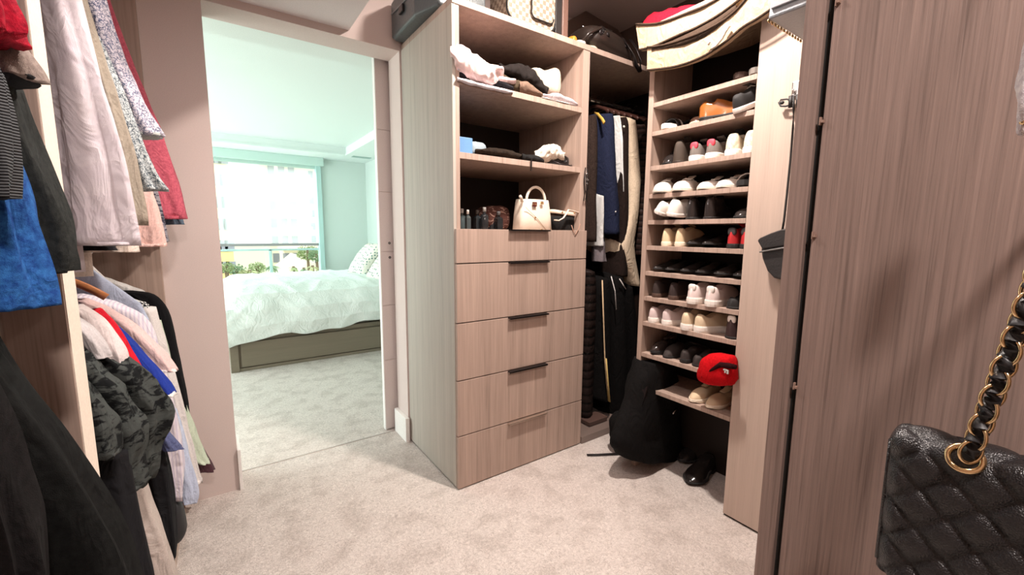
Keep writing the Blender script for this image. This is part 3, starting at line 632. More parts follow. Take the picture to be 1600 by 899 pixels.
# third shelf
shoe('laced_boot','black laced boot at the left end of the third shelf','boot',on(2,1035,.01),OUT+.25,(.02,.016,.015),sole=bk,laces=bk,H=.075,glossy=True)
shoe('chukka_boot','dark brown suede ankle boot, second on the third shelf','boot',on(2,1056),IN,srgb(62,50,40),sole=srgb(50,38,30),H=.08)
for a,n in ((1082,'left'),(1108,'right')):
    shoe('running_shoe','grey knit sneaker with red heel tab on the third shelf, %s of its pair'%n,'sneaker',on(2,a),IN,srgb(112,104,98),sole=wh,pull=srgb(222,70,86),H=.092,soleh=.028)
patm = fabric('graffiti_leather', srgb(216,204,182), bk,'brush',60,.1,th=(.36,.39),rough=.6)
for a,n in ((1135,'left'),(1163,'right')):
    shoe('high_top_sneaker','cream sneaker with black scribbles and black lining on the third shelf, %s of its pair'%n,'sneaker',on(2,a),IN+.12,wh,sole=wh,lin=bk,H=.11,upmat=patm,soleh=.03,accent=bk)
# fourth shelf
for i,(a,n,ov) in enumerate(((1026,'first from the left',.05),(1057,'second from the left',.03),(1094,'third from the left',.0),(1124,'fourth from the left',.0))):
    shoe('white_sneaker','white sneaker with toe forward on the fourth shelf, '+n,'sneaker',on(3,a,ov),OUT+(.3 if i==0 else .1 if i==1 else 0),wh,sole=srgb(224,216,204),lin=srgb(120,112,104),laces=wh if i<2 else None,H=.07 if i<2 else .055,Wd=.104)
slide('strap_sandal','black sandal with white strap at the right end of the fourth shelf',on(3,1151),OUT+.15,bk,srgb(210,200,190))
# fifth shelf
shoe('white_canvas_shoe','white canvas shoe leaning left on the fifth shelf','sneaker',(SX+.10,sy(1031,330),SZ[4]+.033),IN+.1,wh,sole=srgb(215,205,196),lin=srgb(150,140,132),H=.075,tilt=(.45,0),soleh=.02)
shoe('white_canvas_shoe','white canvas shoe upright beside the leaning one on the fifth shelf','sneaker',(SX+.12,sy(1056,330),SZ[4]+.02),IN-.2,wh,sole=srgb(222,214,206),lin=srgb(150,140,132),H=.095,tilt=(.2,0),soleh=.02,Wd=.11)
for a,n in ((1075,'left'),(1103,'right')):
    shoe('heeled_boot','black glossy boot seen from the heel on the fifth shelf, %s of its pair'%n,'boot',on(4,a),IN,(.02,.014,.012),sole=bk,glossy=True,H=.078,Wd=.088)
shoe('loafer','dark loafer at the far right of the fifth shelf','slip',on(4,1152),OUT,(.03,.024,.022),sole=bk,H=.06,glossy=True)
# sixth shelf
bgs = srgb(216,194,158)
for a,n in ((1036,'left'),(1057,'right')):
    shoe('beige_sneaker','beige leather sneaker seen from the heel on the sixth shelf, %s of its pair'%n,'sneaker',on(5,a),IN,bgs,sole=srgb(230,218,196),H=.105,soleh=.026,Wd=.082)
for a,n in ((1075,'left'),(1100,'right')):
    shoe('patent_shoe','black patent shoe with toe forward on the sixth shelf, %s of its pair'%n,'dress',tuple(Vector(on(5,a))+Vector((0,0,.012))),OUT,bk,sole=bk,glossy=True,H=.055,Wd=.085)
for a,n in ((1140,'left'),(1161,'right')):
    shoe('red_black_sneaker','red and black sneaker at the right of the sixth shelf, %s of its pair'%n,'sneaker',on(5,a),IN,srgb(170,22,28),sole=bk,H=.10,accent=srgb(200,30,34),pull=(.03,.03,.03),Wd=.08)
# seventh shelf
for i,a in enumerate((1022,1041,1065,1089,1120,1151)):
    shoe('black_dress_shoe','black patent shoe, %s from the left on the seventh shelf'%['first','second','third','fourth','fifth','sixth'][i],'dress',tuple(Vector(on(6,a))+Vector((0,0,.012))),OUT,bk,sole=bk,glossy=True,H=.055,Wd=.078 if i<4 else .09)
# eighth shelf
for a,n in ((1021,'left'),(1047,'right')):
    shoe('brown_sneaker','dark brown shoe seen from the heel on the eighth shelf, %s of its pair'%n,'sneaker',on(7,a),IN,srgb(44,30,27),sole=srgb(78,58,48),H=.10,Wd=.084)
for a,n in ((1083,'left'),(1112,'right')):
    shoe('white_runner','white running shoe with heel loop on the eighth shelf, %s of its pair'%n,'run',on(7,a,.03),IN,srgb(228,212,208),sole=wh,H=.105,soleh=.034,pull=srgb(226,220,214),Wd=.10)
shoe('strap_shoe','black shoe with white strap edge at the right of the eighth shelf','slip',on(7,1142),IN,(.02,.02,.02),sole=bk,H=.07,accent=wh)
# ninth shelf
for i,(a,n) in enumerate(((1018,'left'),(1046,'right'))):
    shoe('pale_runner','pale pink and grey running shoe on the ninth shelf, %s of its pair'%n,'run',on(8,a,.01),IN-(.35 if i else .05),srgb(206,188,186),sole=wh,lin=srgb(70,66,70),H=.095,soleh=.032,laces=wh if i else None,Wd=.088,accent=srgb(90,86,90))
for i,(a,n) in enumerate(((1071,'left'),(1103,'right'))):
    shoe('beige_runner','chunky beige running shoe on the ninth shelf, %s of its pair'%n,'run',on(8,a,.02),IN-(.45 if i else 0),srgb(208,188,158),sole=wh,lin=srgb(110,96,84),H=.10,soleh=.036,laces=srgb(225,215,200) if i==0 else None,Wd=.098)
shoe('maroon_boot','dark maroon high shoe with white top edge at the right of the ninth shelf','boot',on(8,1140),IN,srgb(44,22,22),sole=bk,H=.078,pull=wh)
# tenth shelf
for i,(a,n) in enumerate(((1018,'first'),(1038,'second'),(1066,'third'),(1086,'fourth'))):
    shoe('dark_shoe','dark shoe in the shadow of the tenth shelf, %s from the left'%n,'slip' if i%2 else 'sneaker',on(9,a),OUT if i<2 else IN,(.03,.022,.02),sole=bk,lin=srgb(70,54,44) if i==0 else bk,H=.075,glossy=i==0,Wd=.085)
# lowest shelf
for a,n in ((1080,'left'),(1110,'right')):
    shoe('espadrille','cream slip-on shoe with dark lining on the lowest shelf, %s of its pair'%n,'sneaker',on(10,a,.01),OUT if n=='left' else OUT-.1,srgb(214,190,158),sole=srgb(238,226,206),lin=srgb(70,36,38),H=.066,Wd=.085,soleh=.022)
# floor
G = 'shoes on the floor'
def floorshoe(name,label,px,py,rot,style='dress',z=.0125,**k):
    L_=k.get('L',.275); p = at(px,py,z=.03)-Vector((math.cos(rot),math.sin(rot),0))*L_/2; return shoe(name,label,style,(p.x,p.y,z),rot,(.014,.012,.012),sole=bk,group='black shoes on the carpet',glossy=True,**k)
floorshoe('brogue_shoe','black patent brogue on the carpet, nearest the closed panel',1076,752,OUT+.12,H=.092,L=.31,Wd=.125)
floorshoe('black_loafer','black leather shoe behind the patent brogue on the carpet',1062,718,OUT+.02,H=.09,L=.31,Wd=.12)
floorshoe('black_work_shoe','black shoe farther back under the lowest shelf',1104,696,OUT+.05,H=.08,L=.28)
floorshoe('black_ankle_boot','black ankle boot on the carpet under the lowest shelf next to the backpack',1072,688,OUT+.02,style='boot',z=.001,H=.08,L=.27)

# ------------------------------------------------------------------ BEDROOM
BY = 5.03; BX0, BX1 = .05, 2.14
t = thing('bed','low oak platform bed with drawer base in the bedroom','bed',(1.1,6.0,0))
mk('frame', join(bx(BX0,BX0+.075,BY,6.95,.0,.36), bx(BX0+.075,BX1,BY+.012,6.95,.0,.035), bx(BX0+.075,BX1,BY,6.95,.325,.37), bx(BX0+.075,BX1,BY+.03,6.94,.035,.325)), M_bedwood, t, bevel=.004)
mk('drawer', bx(BX0+.095,BX1-.1,BY+.004,BY+.03,.045,.305), M_bedwood, t, bevel=.003)
mk('gap_shadow', bx(BX0+.076,BX1-.05,BY+.022,BY+.0305,.035,.325), M_void, t) if False else None
mk('mattress', bx(BX0+.05,BX1,BY+.03,6.9,.37,.66), fabric('mattress_cloth',srgb(196,196,188)), t, bevel=.03)
mk('headboard', bx(2.12,2.185,BY-.05,6.98,.0,1.15), fabric('headboard_cloth',srgb(196,196,188)), t, bevel=.02)
# duvet draped over the mattress
def duvet():
    nu, nv = 130, 90; V = []; F = []
    rnd = Vector((3.1,7.7,1.3))
    for i in range(nu+1):
        u = i/nu; x = .02+u*2.05
        hemz = .26+.12*min(1,u*3.5)+.035*math.sin(u*9+1)*min(1,u*5)+.012*math.sin(u*31)
        endk = max(0,1-u/.10)          # rounding over the foot end
        for j in range(nv+1):
            v = j/nv
            prof = [(4.975,hemz),(4.955,hemz+(.62-hemz)*.5),(4.985,.64),(5.06,.78),(5.25,.85),(5.7,.87),(6.4,.86),(6.85,.84),(6.98,.74),(7.0,.45)]
            k = v*(len(prof)-1); a = min(int(k),len(prof)-2); f = k-a; f = f*f*(3-2*f)*.5+f*.5
            y = prof[a][0]+(prof[a+1][0]-prof[a][0])*f; z = prof[a][1]+(prof[a+1][1]-prof[a][1])*f
            z -= (z-.25)*.20*endk**2 if v>.25 else 0
            p = Vector((x*1.6+z*.9,y*1.4,z*1.2))
            w = noise.noise(p*2.2+rnd)*.6+(1-2*abs(noise.noise(Vector((x*5.5-z*4.5,y*3.2,z*1.5))+rnd)))*.42+.18*noise.noise(p*7)
            amp = .027
            dgl = 1-2*abs(noise.noise(Vector((x*3.4+z*3.2, x*.6-z*.8, y*2.0))+rnd*2)); w += .5*dgl*abs(dgl)
            if v < .28: y -= w*amp*1.2
            else: z += w*amp
            V.append(Vector((x-.02*endk,y,z)))
    for i in range(nu):
        for j in range(nv): a=i*(nv+1)+j; F.append((a,a+1,a+nv+2,a+nv+1))
    # foot end curtain
    n0 = len(V); 
    for j in range(nv+1):
        p = V[j]; V.append(Vector((p.x-.015, p.y, max(.24,p.z-.30))))
        if j: F.append((j-1,j,n0+j,n0+j-1))
    return V,F
o = mk('duvet', duvet(), fabric('duvet_cotton',srgb(232,238,234),srgb(226,234,230),'heather',8,.1,weave=500), smooth=True)
tag(o,'rumpled white duvet draped over the side of the low oak bed','duvet')
sd = o.modifiers.new('solid','SOLIDIFY'); sd.thickness = .02; sd.offset = -1
def cushion(name,label,c,size,tilt,rotz,mat,th=.16):
    n = 22; V=[];F=[]
    for sgn in (1,-1):
        for i in range(n+1):
            for j in range(n+1):
                u=i/n*2-1; v=j/n*2-1; e=max(0,(1-abs(u)**3)*(1-abs(v)**3))**.5
                k = 1-.07*(1-abs(u)**2)*(abs(v)**4); k2 = 1-.07*(1-abs(v)**2)*(abs(u)**4)
                V.append(Vector((u*size[0]/2*k2, v*size[1]/2*k, sgn*th/2*e)))
    m=(n+1)**2
    for s in (0,m):
        for i in range(n):
            for j in range(n): a=s+i*(n+1)+j; F.append((a,a+1,a+n+2,a+n+1))
    mt = Matrix.Translation(c) @ Matrix.Rotation(rotz,4,'Z') @ Matrix.Rotation(tilt,4,'Y')
    V=[mt@p for p in V]
    o = mk(name,(V,F),mat,smooth=True,wr=(.006,6,(1,1,1))); tag(o,label,'pillow',group='dotted pillows on the bed'); return o
dots = fabric('dotted_linen',srgb(228,226,214),srgb(112,138,134),'dots',26,.1)
cushion('pillow','white pillow with grey green dots leaning back, farther one, its edge peaking higher',(1.72,6.0,1.06),(.56,.52),math.radians(-52),math.radians(10),dots,.19)
cushion('pillow','white pillow with grey green dots, the nearer one cut off by the doorway edge',(1.80,5.42,.99),(.52,.55),math.radians(-50),math.radians(14),dots,.19)
# small vents in the bedroom ceiling
t = thing('ceiling_vent','thin slot vent in the lowered bedroom ceiling over the window corner','vent',tuple(at(565,246,z=2.598)))
p = at(565,246,z=2.598)
mk('vent_frame', bx(p.x-.14,p.x+.14,p.y-.05,p.y+.05,2.592,2.60), plain('vent_grey',srgb(150,176,170),.6), t, bevel=.002)
# ------------------------------------------------------------------ OUTSIDE
gz = -11.0
struct('ground', bx(-160,200,12,400,gz-.5,gz), plain('ground_green', srgb(206,206,170), 1))
def tower(name,label,xc,y,w,d,h,col,floors,bal=None,cols=3,win=(.28,.30,.36),winw=.9):
    t = thing(name,label,'building',(xc,y,gz),group='buildings outside the window')
    wm = plain(name+'_wall_'+str(int(xc)),col,.9); wn = plain(name+'_glass_'+str(int(xc)),win,.3)
    mk('wall', bx(xc-w/2,xc+w/2,y,y+d,gz,gz+h), wm, t)
    fh = h/floors
    for k in range(floors):
        z = gz+k*fh
        W_ = [bx(xc-w/2+(c+.5)*w/cols-winw/2,xc-w/2+(c+.5)*w/cols+winw/2,y-.08,y,z+fh*.25,z+fh*.78) for c in range(cols)]
        mk('window_band', join(*W_), wn, t)
        if bal: mk('balcony', join(bx(xc+bal[0],xc+bal[1],y-1.3,y,z-.12,z+.12), bx(xc+bal[0],xc+bal[1],y-1.3,y-1.22,z+.12,z+fh*.33)), wm, t)
    return t
def px(x,y): return at(x,380,y=y).x
white = srgb(246,240,226)
tower('tower','wide pale yellow tower at the left of the bedroom window',px(343,70),70,px(364,70)-px(322,70),9,47,srgb(240,216,150),16,cols=4,winw=1.1)
tower('tower','tall white tower with stacked balconies in the middle of the window view',px(446,85),85,px(470,85)-px(424,85),12,64,white,21,bal=(-.5,4.4),cols=3,winw=1.0)
tower('tower','slender white tower right of the balcony tower',px(478,110),110,7,9,60,white,20,cols=2,winw=1.0)
t = thing('low_building','low yellow arcaded building behind palms under the window view','building',(px(468,60),60,gz),group='buildings outside the window')
xa,xb_ = px(437,60),px(500,60)
mk('wall', bx(xa,xb_,60,68,gz,at(470,428,y=60).z), plain('low_yellow',srgb(236,206,130),.9), t)
mk('roof', prism([(xa-.6,at(470,428,y=60).z),(xb_+.6,at(470,428,y=60).z),(xb_-1.5,at(470,404,y=60).z),((xa+xb_)/2,at(470,400,y=60).z),(xa+1.2,at(470,412,y=60).z)],'y',59,69), plain('pale_roof',srgb(240,232,215),.9), t)
for i in range(9):
    xx = xa+.6+(xb_-xa-1.2)*i/8
    mk('arch', bx(xx-.16,xx+.16,59.8,60.02,gz+.2,at(470,432,y=60).z), plain('arch_dark',srgb(150,124,84),.9), t)
def tree(name,label,px_,py_top,py_bot,y,wpx,palm=False,seed=1):
    rnd = random.Random(seed); a = at(px_,py_bot,y=y); b_ = at(px_,py_top,y=y); w_ = (at(px_+wpx,py_top,y=y)-b_).length*.85
    t = thing(name,label,'tree',(a.x,y,gz),group='trees outside the window')
    mk('trunk', tube([(a.x,y,gz),(a.x+.1,y,(gz+b_.z)/2),(a.x,y,b_.z-w_*.3)],[.22,.18,.14],7), plain('bark',srgb(120,104,84),.9), t)
    V=[];F=[]
    cz = b_.z-w_*.55
    if palm:
        for k in range(16):
            az = rnd.uniform(0,2*PI); el = rnd.uniform(-.2,1.0); L = w_*rnd.uniform(.9,1.15)
            q = [Vector((a.x+math.cos(az)*L*s, y+math.sin(az)*L*s, cz+w_*.45*math.sin(el)*s*2-w_*.9*s*s)) for s in (.02,.35,.7,1.0)]
            sdv = Vector((-math.sin(az),math.cos(az),0))*w_*.14
            n0=len(V)
            for i,s in enumerate((.5,1,.9,.15)): V += [q[i]+sdv*s-Vector((0,0,w_*.08*s)), q[i], q[i]-sdv*s-Vector((0,0,w_*.08*s))]
            for i in range(3):
                for j in range(2): F.append((n0+i*3+j,n0+i*3+j+1,n0+i*3+j+4,n0+i*3+j+3))
    else:
        for k in range(420):
            d = Vector((rnd.gauss(0,1),rnd.gauss(0,1),rnd.gauss(0,.8))).normalized()*w_*rnd.uniform(.55,1.0); c = Vector((a.x,y,cz))+Vector((d.x,d.y,d.z*.8))
            n0=len(V); s = w_*.14
            for _ in range(4): V.append(c+Vector((rnd.uniform(-s,s),rnd.uniform(-s,s),rnd.uniform(-s,s))))
            F.append((n0,n0+1,n0+2,n0+3))
    mk('crown', (V,F), plain('leaf_green_%d'%(seed%3), [srgb(150,168,118),srgb(128,154,118),srgb(176,182,136)][seed%3], .9), t)
TR = [(356,412,448,40,16,0),(372,416,450,42,18,0),(392,418,450,44,18,1),(404,412,448,46,16,0),(426,410,446,48,16,1),(342,408,448,38,14,1),(482,386,425,56,20,0),(496,392,430,54,16,0),(490,412,446,50,12,1),(460,414,440,52,10,1),(476,416,444,51,10,1),(384,424,452,40,16,0)]
for i,(a,b_,c_,y,w_,pl) in enumerate(TR):
    tree('palm_tree' if pl else 'leafy_tree', ('palm tree' if pl else 'round leafy tree')+' outside the window, '+['below the yellow tower','left of the first palm','left of the thin window bar, front','in the gap behind the palms','just right of the thin window bar','at the left window edge','behind the low roof','at the right window edge behind the roof','at the right end of the arcade','before the left part of the arcade','before the middle of the arcade','low above the duvet on the left'][i], a,b_,c_,y,w_,bool(pl),i)

# ------------------------------------------------------------------ THINGS ON THE DRAWER CABINET SHELVES
def blob(name,label,cat,c,r,mat,p=.6,wr=(.01,12,(1,1,1)),rot=(0,0,0),group=None,q=None,nu=40,nv=22,parent=None):
    m = Matrix.Translation(c) @ Matrix.Rotation(rot[2],4,'Z') @ Matrix.Rotation(rot[1],4,'Y') @ Matrix.Rotation(rot[0],4,'X')
    o = mk(name, xf(ellipsoid((0,0,0),r,p,nu,nv,q or p), m), mat, parent, smooth=True, wr=wr)
    if label: tag(o,label,cat,group)
    return o
def crumple(name,label,cat,outline,y0,y1,mat,seed=1,amp=.02,fr=16,group=None,n=56):
    """loose cloth: outline = (px,py_top,py_bottom) at the front, running back to y1"""
    P = smoothpts(outline,n); secs=[]; m=52
    for px_,a,b_ in P:
        T,B = at(px_,a,y=y0),at(px_,b_,y=y0); cz=(T.z+B.z)/2; rz=max(.004,(T.z-B.z)/2); cy=(y0+y1)/2; ry=(y1-y0)/2
        secs.append([Vector((at(px_,a,y=cy+ry*spow(math.cos(2*PI*j/m),.7)).x,cy+ry*spow(math.cos(2*PI*j/m),.7),cz+rz*spow(math.sin(2*PI*j/m),.8))) for j in range(m)])
    zs = 2.228 if at(outline[0][0],outline[0][1],y=y0).z > 2.1 else 1.864
    def cl(p):
        if p.y > 1.994: return Vector((min(1.925,max(1.053,p.x)),p.y,max(p.z,zs)))
        return p
    o = mk(name, loft(secs), mat, smooth=True, sub=0, wr=(amp,fr,(1,1,1)), clamp=cl); 
    sb = o.modifiers.new('sub','SUBSURF'); sb.levels = 1; sb.render_levels = 1
    tag(o,label,cat,group); return o
GS = 'folded clothes on the upper open shelf'
pinkc = fabric('blush_cotton',srgb(232,208,204),srgb(226,198,196),'heather',20,.15)
crumple('crumpled_shirt','crumpled blush pink shirt spilling over the left front of the upper shelf','shirt',[(703,66,90),(712,62,104),(728,66,112),(745,78,120),(760,88,126),(775,98,118),(786,104,110)],1.955,2.22,pinkc,amp=.019,fr=13,group=GS)
crumple('folded_shirt_roll','rolled pale pink sleeve pointing right beside the crumpled pink shirt','shirt',[(762,112,124),(780,116,126),(800,120,128),(806,122,127)],1.99,2.10,pinkc,amp=.003,group=GS)
crumple('folded_white_cloth','white folded cloth lowest on the upper shelf, lapping over its edge','folded clothes',[(714,114,128),(735,122,134),(760,128,140),(785,134,146),(802,140,148)],1.975,2.4,fabric('white_folded',srgb(224,216,220)),amp=.006,group=GS)
crumple('folded_black_trousers','black folded trousers between the white cloth and the pink shirt','folded clothes',[(715,104,122),(735,106,128),(760,112,132),(785,120,138),(803,130,144)],2.0,2.45,fabric('black_folded',(.016,.015,.018)),amp=.006,group=GS)
crumple('folded_grey_shirt','pale grey cloth at the left wall of the upper shelf','folded clothes',[(713,98,110),(722,102,112),(736,106,115)],1.99,2.3,fabric('pale_folded',srgb(206,200,206)),amp=.006,group=GS)
crumple('folded_olive_sweater','olive brown folded sweater in the middle of the upper shelf','folded clothes',[(778,104,134),(792,108,144),(806,116,146),(818,122,146),(828,130,147)],2.02,2.45,fabric('olive_folded',srgb(84,72,56),srgb(58,48,38),'heather',30),amp=.008,group=GS)
crumple('folded_brown_shirt','striped brown folded shirt beside the olive sweater','folded clothes',[(812,120,146),(825,122,148),(836,132,150),(848,142,151)],2.0,2.3,fabric('brown_folded',srgb(140,116,100),srgb(84,66,56),'stripe',60),amp=.006,group=GS)
crumple('black_jacket','black jacket heaped on the upper shelf','jacket',[(780,96,112),(800,92,122),(820,92,132),(836,102,142),(846,116,146),(856,134,149)],2.05,2.5,fabric('black_heap',(.018,.014,.013)),amp=.014,group=GS)
blob('baseball_hat','black hat behind the jacket heap on the upper open shelf','hat',(1.50,2.38,2.38),(.10,.09,.07),fabric('black_cap',(.02,.018,.018)),.9,(.004,8,(1,1,1)))
p = at(813,96,y=2.27)
o = mk('white_print', join(prism([(p.x-.03,p.z+.02),(p.x-.01,p.z+.012),(p.x+.008,p.z+.022),(p.x+.03,p.z+.014),(p.x+.016,p.z-.02),(p.x-.008,p.z-.024)],'y',2.268,2.272)), plain('print_white',srgb(226,220,212)), bpy.data.objects['cap'], local=False) if False else None
cm = fabric('cream_plush',srgb(228,212,190),srgb(218,200,178),'heather',20,.3)
t = thing('neck_pillow','cream contoured neck pillow standing on edge at the right of the upper shelf','pillow',(1.72,2.2,2.228))
def npil():
    a = [at(x,y,y=2.12) for x,y in ((833,105),(842,103),(852,108),(862,106),(872,103),(879,109),(881,124),(880,140),(876,147),(862,144),(848,142),(844,130),(838,116))]
    pts = smoothpts([(q.x,q.z) for q in a]+[(a[0].x,a[0].z)],40)[:-1]; cx=sum(q[0] for q in pts)/len(pts); cz=sum(q[1] for q in pts)/len(pts)
    return loft([[Vector((cx+(x-cx)*k,y,cz+(z-cz)*k)) for x,z in pts] for y,k in ((2.12,.6),(2.128,.85),(2.15,.98),(2.19,1.0),(2.22,.95),(2.235,.8))])
mk('cushion', npil(), cm, t, smooth=True)
crumple('folded_striped_cloth','mauve and white folded cloths flat at the right end of the upper shelf','folded clothes',[(848,144,152),(862,140,157),(876,142,160),(890,148,164),(904,160,166)],2.01,2.4,fabric('mauve_folded',srgb(150,132,138),srgb(214,204,206),'stripe',45),amp=.006,group=GS)
crumple('folded_white_towel','thin white cloth under the mauve cloths','folded clothes',[(846,149,154),(866,154,160),(888,159,166),(900,164,167)],1.998,2.4,fabric('white_towel',srgb(232,226,218)),amp=.003,group=GS)
# lower open shelf
def boxthing(name,label,cat,a,b_,mat,y0,y1,bev=.002,part=None,group=None):
    A,B = at(a[0],a[1],y=y0),at(b_[0],b_[1],y=y0)
    o = mk(name,bx(A.x,B.x,y0,y1,B.z,A.z),mat,bevel=bev); tag(o,label,cat,group); return o
A = at(714,195,y=2.2)
o = mk('red_box', bx(1.075,1.135,2.2,2.33,1.953,2.09), plain('red_card',srgb(120,26,26),.5), bevel=.002); tag(o,'dark red box standing on the blue box at the left of the lower open shelf','box')
o = mk('blue_box', bx(1.073,1.175,2.05,2.35,1.864,1.952), plain('blue_card',srgb(96,140,186),.5), bevel=.003); tag(o,'light blue box at the left of the lower open shelf','box')
blob('toiletry_pouch','grey white pouch right of the blue box on the lower open shelf','pouch',(1.245,2.16,1.912),(.064,.06,.047),fabric('pouch_grey',srgb(156,170,178)),.7,(.006,14,(1,1,1)))
crumple('folded_dark_shirt','dark brown garment lying flat along the middle of the lower open shelf','folded clothes',[(742,232,238),(765,228,242),(790,230,246),(812,238,249),(830,245,250)],2.05,2.35,fabric('dark_shirt',srgb(48,38,30),srgb(26,20,16),'heather',30),amp=.008)
crumple('dark_camisole','black top with dangling strap right of the dark brown garment','folded clothes',[(816,238,250),(828,238,253),(842,242,255),(850,248,256)],2.02,2.3,fabric('black_top_cloth',(.015,.014,.014)),amp=.007)
crumple('white_bra','bunched white and cream top on the lower open shelf','folded clothes',[(836,236,250),(848,226,252),(860,222,250),(872,226,248),(882,238,250)],2.05,2.25,fabric('cream_lace',srgb(222,212,198),srgb(196,186,172),'heather',20),amp=.012,fr=22)
t = thing('camera_case','small black camera case with strap at the right of the lower open shelf','case',(1.83,2.1,1.864))
q = at(875,248,y=2.09)
mk('case_body', ellipsoid((q.x,2.14,1.905),(.085,.06,.038),.4), plain('black_nylon',(.02,.019,.019),.5), t, smooth=True)
mk('lens_ring', torus((q.x+.03,2.082,1.915),.02,.006,'y'), M_black, t, smooth=True)
mk('strap', tube([(q.x-.08,2.08,1.90),(q.x-.04,2.04,1.875),(q.x+.03,2.035,1.872),(q.x+.09,2.08,1.885)],.006,6), M_black, t, smooth=True)
q = at(830,256,y=1.99)
o = mk('strap_end', join(bx(q.x-.004,q.x+.004,1.986,1.9925,q.z-.04,q.z+.03)), M_black, bevel=.001); tag(o,'short black strap end hanging over the lower shelf edge','strap')
# bottles
def bottle(label,px_,y,h,r,col,sq=False,cap=(.02,.02,.02)):
    x = at(px_,345,y=y).x; t = thing('perfume_bottle',label,'bottle',(x,y,1.4555),group='perfume bottles on the drawer cabinet')
    prof = [(r*.9,0),(r,.006),(r,h*.62),(r*.75,h*.70),(r*.32,h*.74),(r*.32,h*.80)]
    n = 4 if sq else 18
    mk('glass_body', loft([[Vector((rr*math.cos(2*PI*j/n+PI/4),rr*math.sin(2*PI*j/n+PI/4),z)) for j in range(n)] for rr,z in prof]), plain('bottle_%d'%int(col[0]*99),col,.08), t, local=True, smooth=not sq)
    mk('cap', loft([[Vector((rr*math.cos(2*PI*j/14),rr*math.sin(2*PI*j/14),z)) for j in range(14)] for rr,z in ((r*.42,h*.80),(r*.42,h*.98),(r*.36,h))]), plain('bottle_cap_%d'%int(cap[0]*99),cap,.25), t, local=True, smooth=True)
for a in (('clear tall bottle nearest the left side of the drawer cabinet',722,2.20,.13,.022,srgb(70,84,86),False,srgb(180,180,180)),
          ('slim bottle with pale cap, second from the left',731,2.12,.12,.018,srgb(64,74,76),True,srgb(210,210,205)),
          ('dark square bottle, third from the left',746,2.18,.125,.026,srgb(40,44,46),True,srgb(70,64,58)),
          ('dark round bottle with grey cap, fourth from the left',757,2.14,.14,.024,srgb(34,36,38),False,srgb(150,150,146)),
          ('squat black bottle, fifth from the left',768,2.20,.11,.028,(.02,.02,.02),False,(.03,.03,.03)),
          ('black bottle with shiny cap, nearest the brown pouch',779,2.15,.12,.027,(.015,.015,.015),True,srgb(90,90,90))): bottle(*a)
t = thing('brown_pouch','brown patterned soft pouch between the bottles and the white handbag','pouch',(1.44,2.25,1.4555))
mk('pouch_body', ellipsoid((1.43,2.25,1.535),(.10,.08,.078),.6), fabric('brown_print',srgb(150,120,108),srgb(74,46,40),'brush',26,.2,th=(.56,.6)), t, smooth=True, wr=(.006,10,(1,1,1)))
# ------------------------------------------------------------------ WHITE BUCKET HANDBAG
def handbag():
    y = 2.06; A = at(815,356,y=y); B = at(867,358,y=y); T0 = at(818,310,y=y); T1 = at(865,312,y=y); z0 = 1.4556
    t = thing('white_handbag','white leather bucket handbag with arched handle on top of the drawers','handbag',((A.x+B.x)/2,y+.06,z0))
    cx0=(A.x+B.x)/2; cx1=(T0.x+T1.x)/2; w0=(B.x-A.x)/2; w1=(T1.x-T0.x)/2; h=T0.z-z0
    lm_ = plain('white_leather',srgb(236,222,204),.45,bmp=.1,bs=400)
    secs=[]
    for k,(u,wf,df) in enumerate(((0,.96,.9),(.02,1,1),(.5,.98,.95),(.9,.96,.8),(1,.94,.72),(1.0,.86,.62),(.92,.84,.58))):
        w=(w0+(w1-w0)*min(u,1))*wf; cx=cx0+(cx1-cx0)*u
        secs.append([Vector((cx+w*spow(math.cos(2*PI*j/32),.45), y+.065+.065*df*spow(math.sin(2*PI*j/32),.55), z0+h*u)) for j in range(32)])
    mk('bag_body', loft(secs), lm_, t, smooth=True, wr=(.0015,12,(1,1,1)))
    zt=z0+h
    hp=[Vector((cx1+(w1*.62)*math.cos(a), y+.03, zt-.01+.085*math.sin(a))) for a in [PI*i/14 for i in range(15)]]
    mk('handle', tube(hp,.0085,10), lm_, t, smooth=True)
    for s in (-1,1):
        mk('handle_ring', torus((cx1+s*w1*.62,y+.028,zt-.012),.012,.003,'y'), M_gold, t, smooth=True)
    mk('clasp', bx(cx1+.012,cx1+.034,y-.006,y+.002,zt-.03,zt-.012), M_gold, t, bevel=.002)
    mk('logo_patch', bx(cx1-.048,cx1-.018,y-.005,y+.004,zt-.045,zt-.018), plain('oxblood_leather',srgb(88,26,24),.5), t, bevel=.001)
    for dx in (-.012,.001): mk('logo_mark', bx(cx1-.034+dx,cx1-.028+dx,y-.0062,y-.0048,zt-.036,zt-.026), M_gold, t)
    mk('side_tab', tube([(T0.x+.005,y+.02,zt-.02),(T0.x-.012,y+.01,zt+.006),(T0.x-.022,y+.006,zt+.012)],.009,8), lm_, t, smooth=True)
    mk('seam', tube([(cx0-w0*.8,y-.001,z0+h*.75),(cx0-w0*.1,y-.004,z0+h*.40),(cx0+w0*.45,y-.002,z0+h*.06)],.002,6), plain('cream_piping',srgb(206,186,164),.5), t, smooth=True)
    for dx,dz in ((-.03,.42),(.02,.05),(-.075,.03)): mk('stud', ellipsoid((cx0+dx,y-.003,z0+h*dz+.004),(.006,.004,.006)), M_gold, t, smooth=True)
handbag()
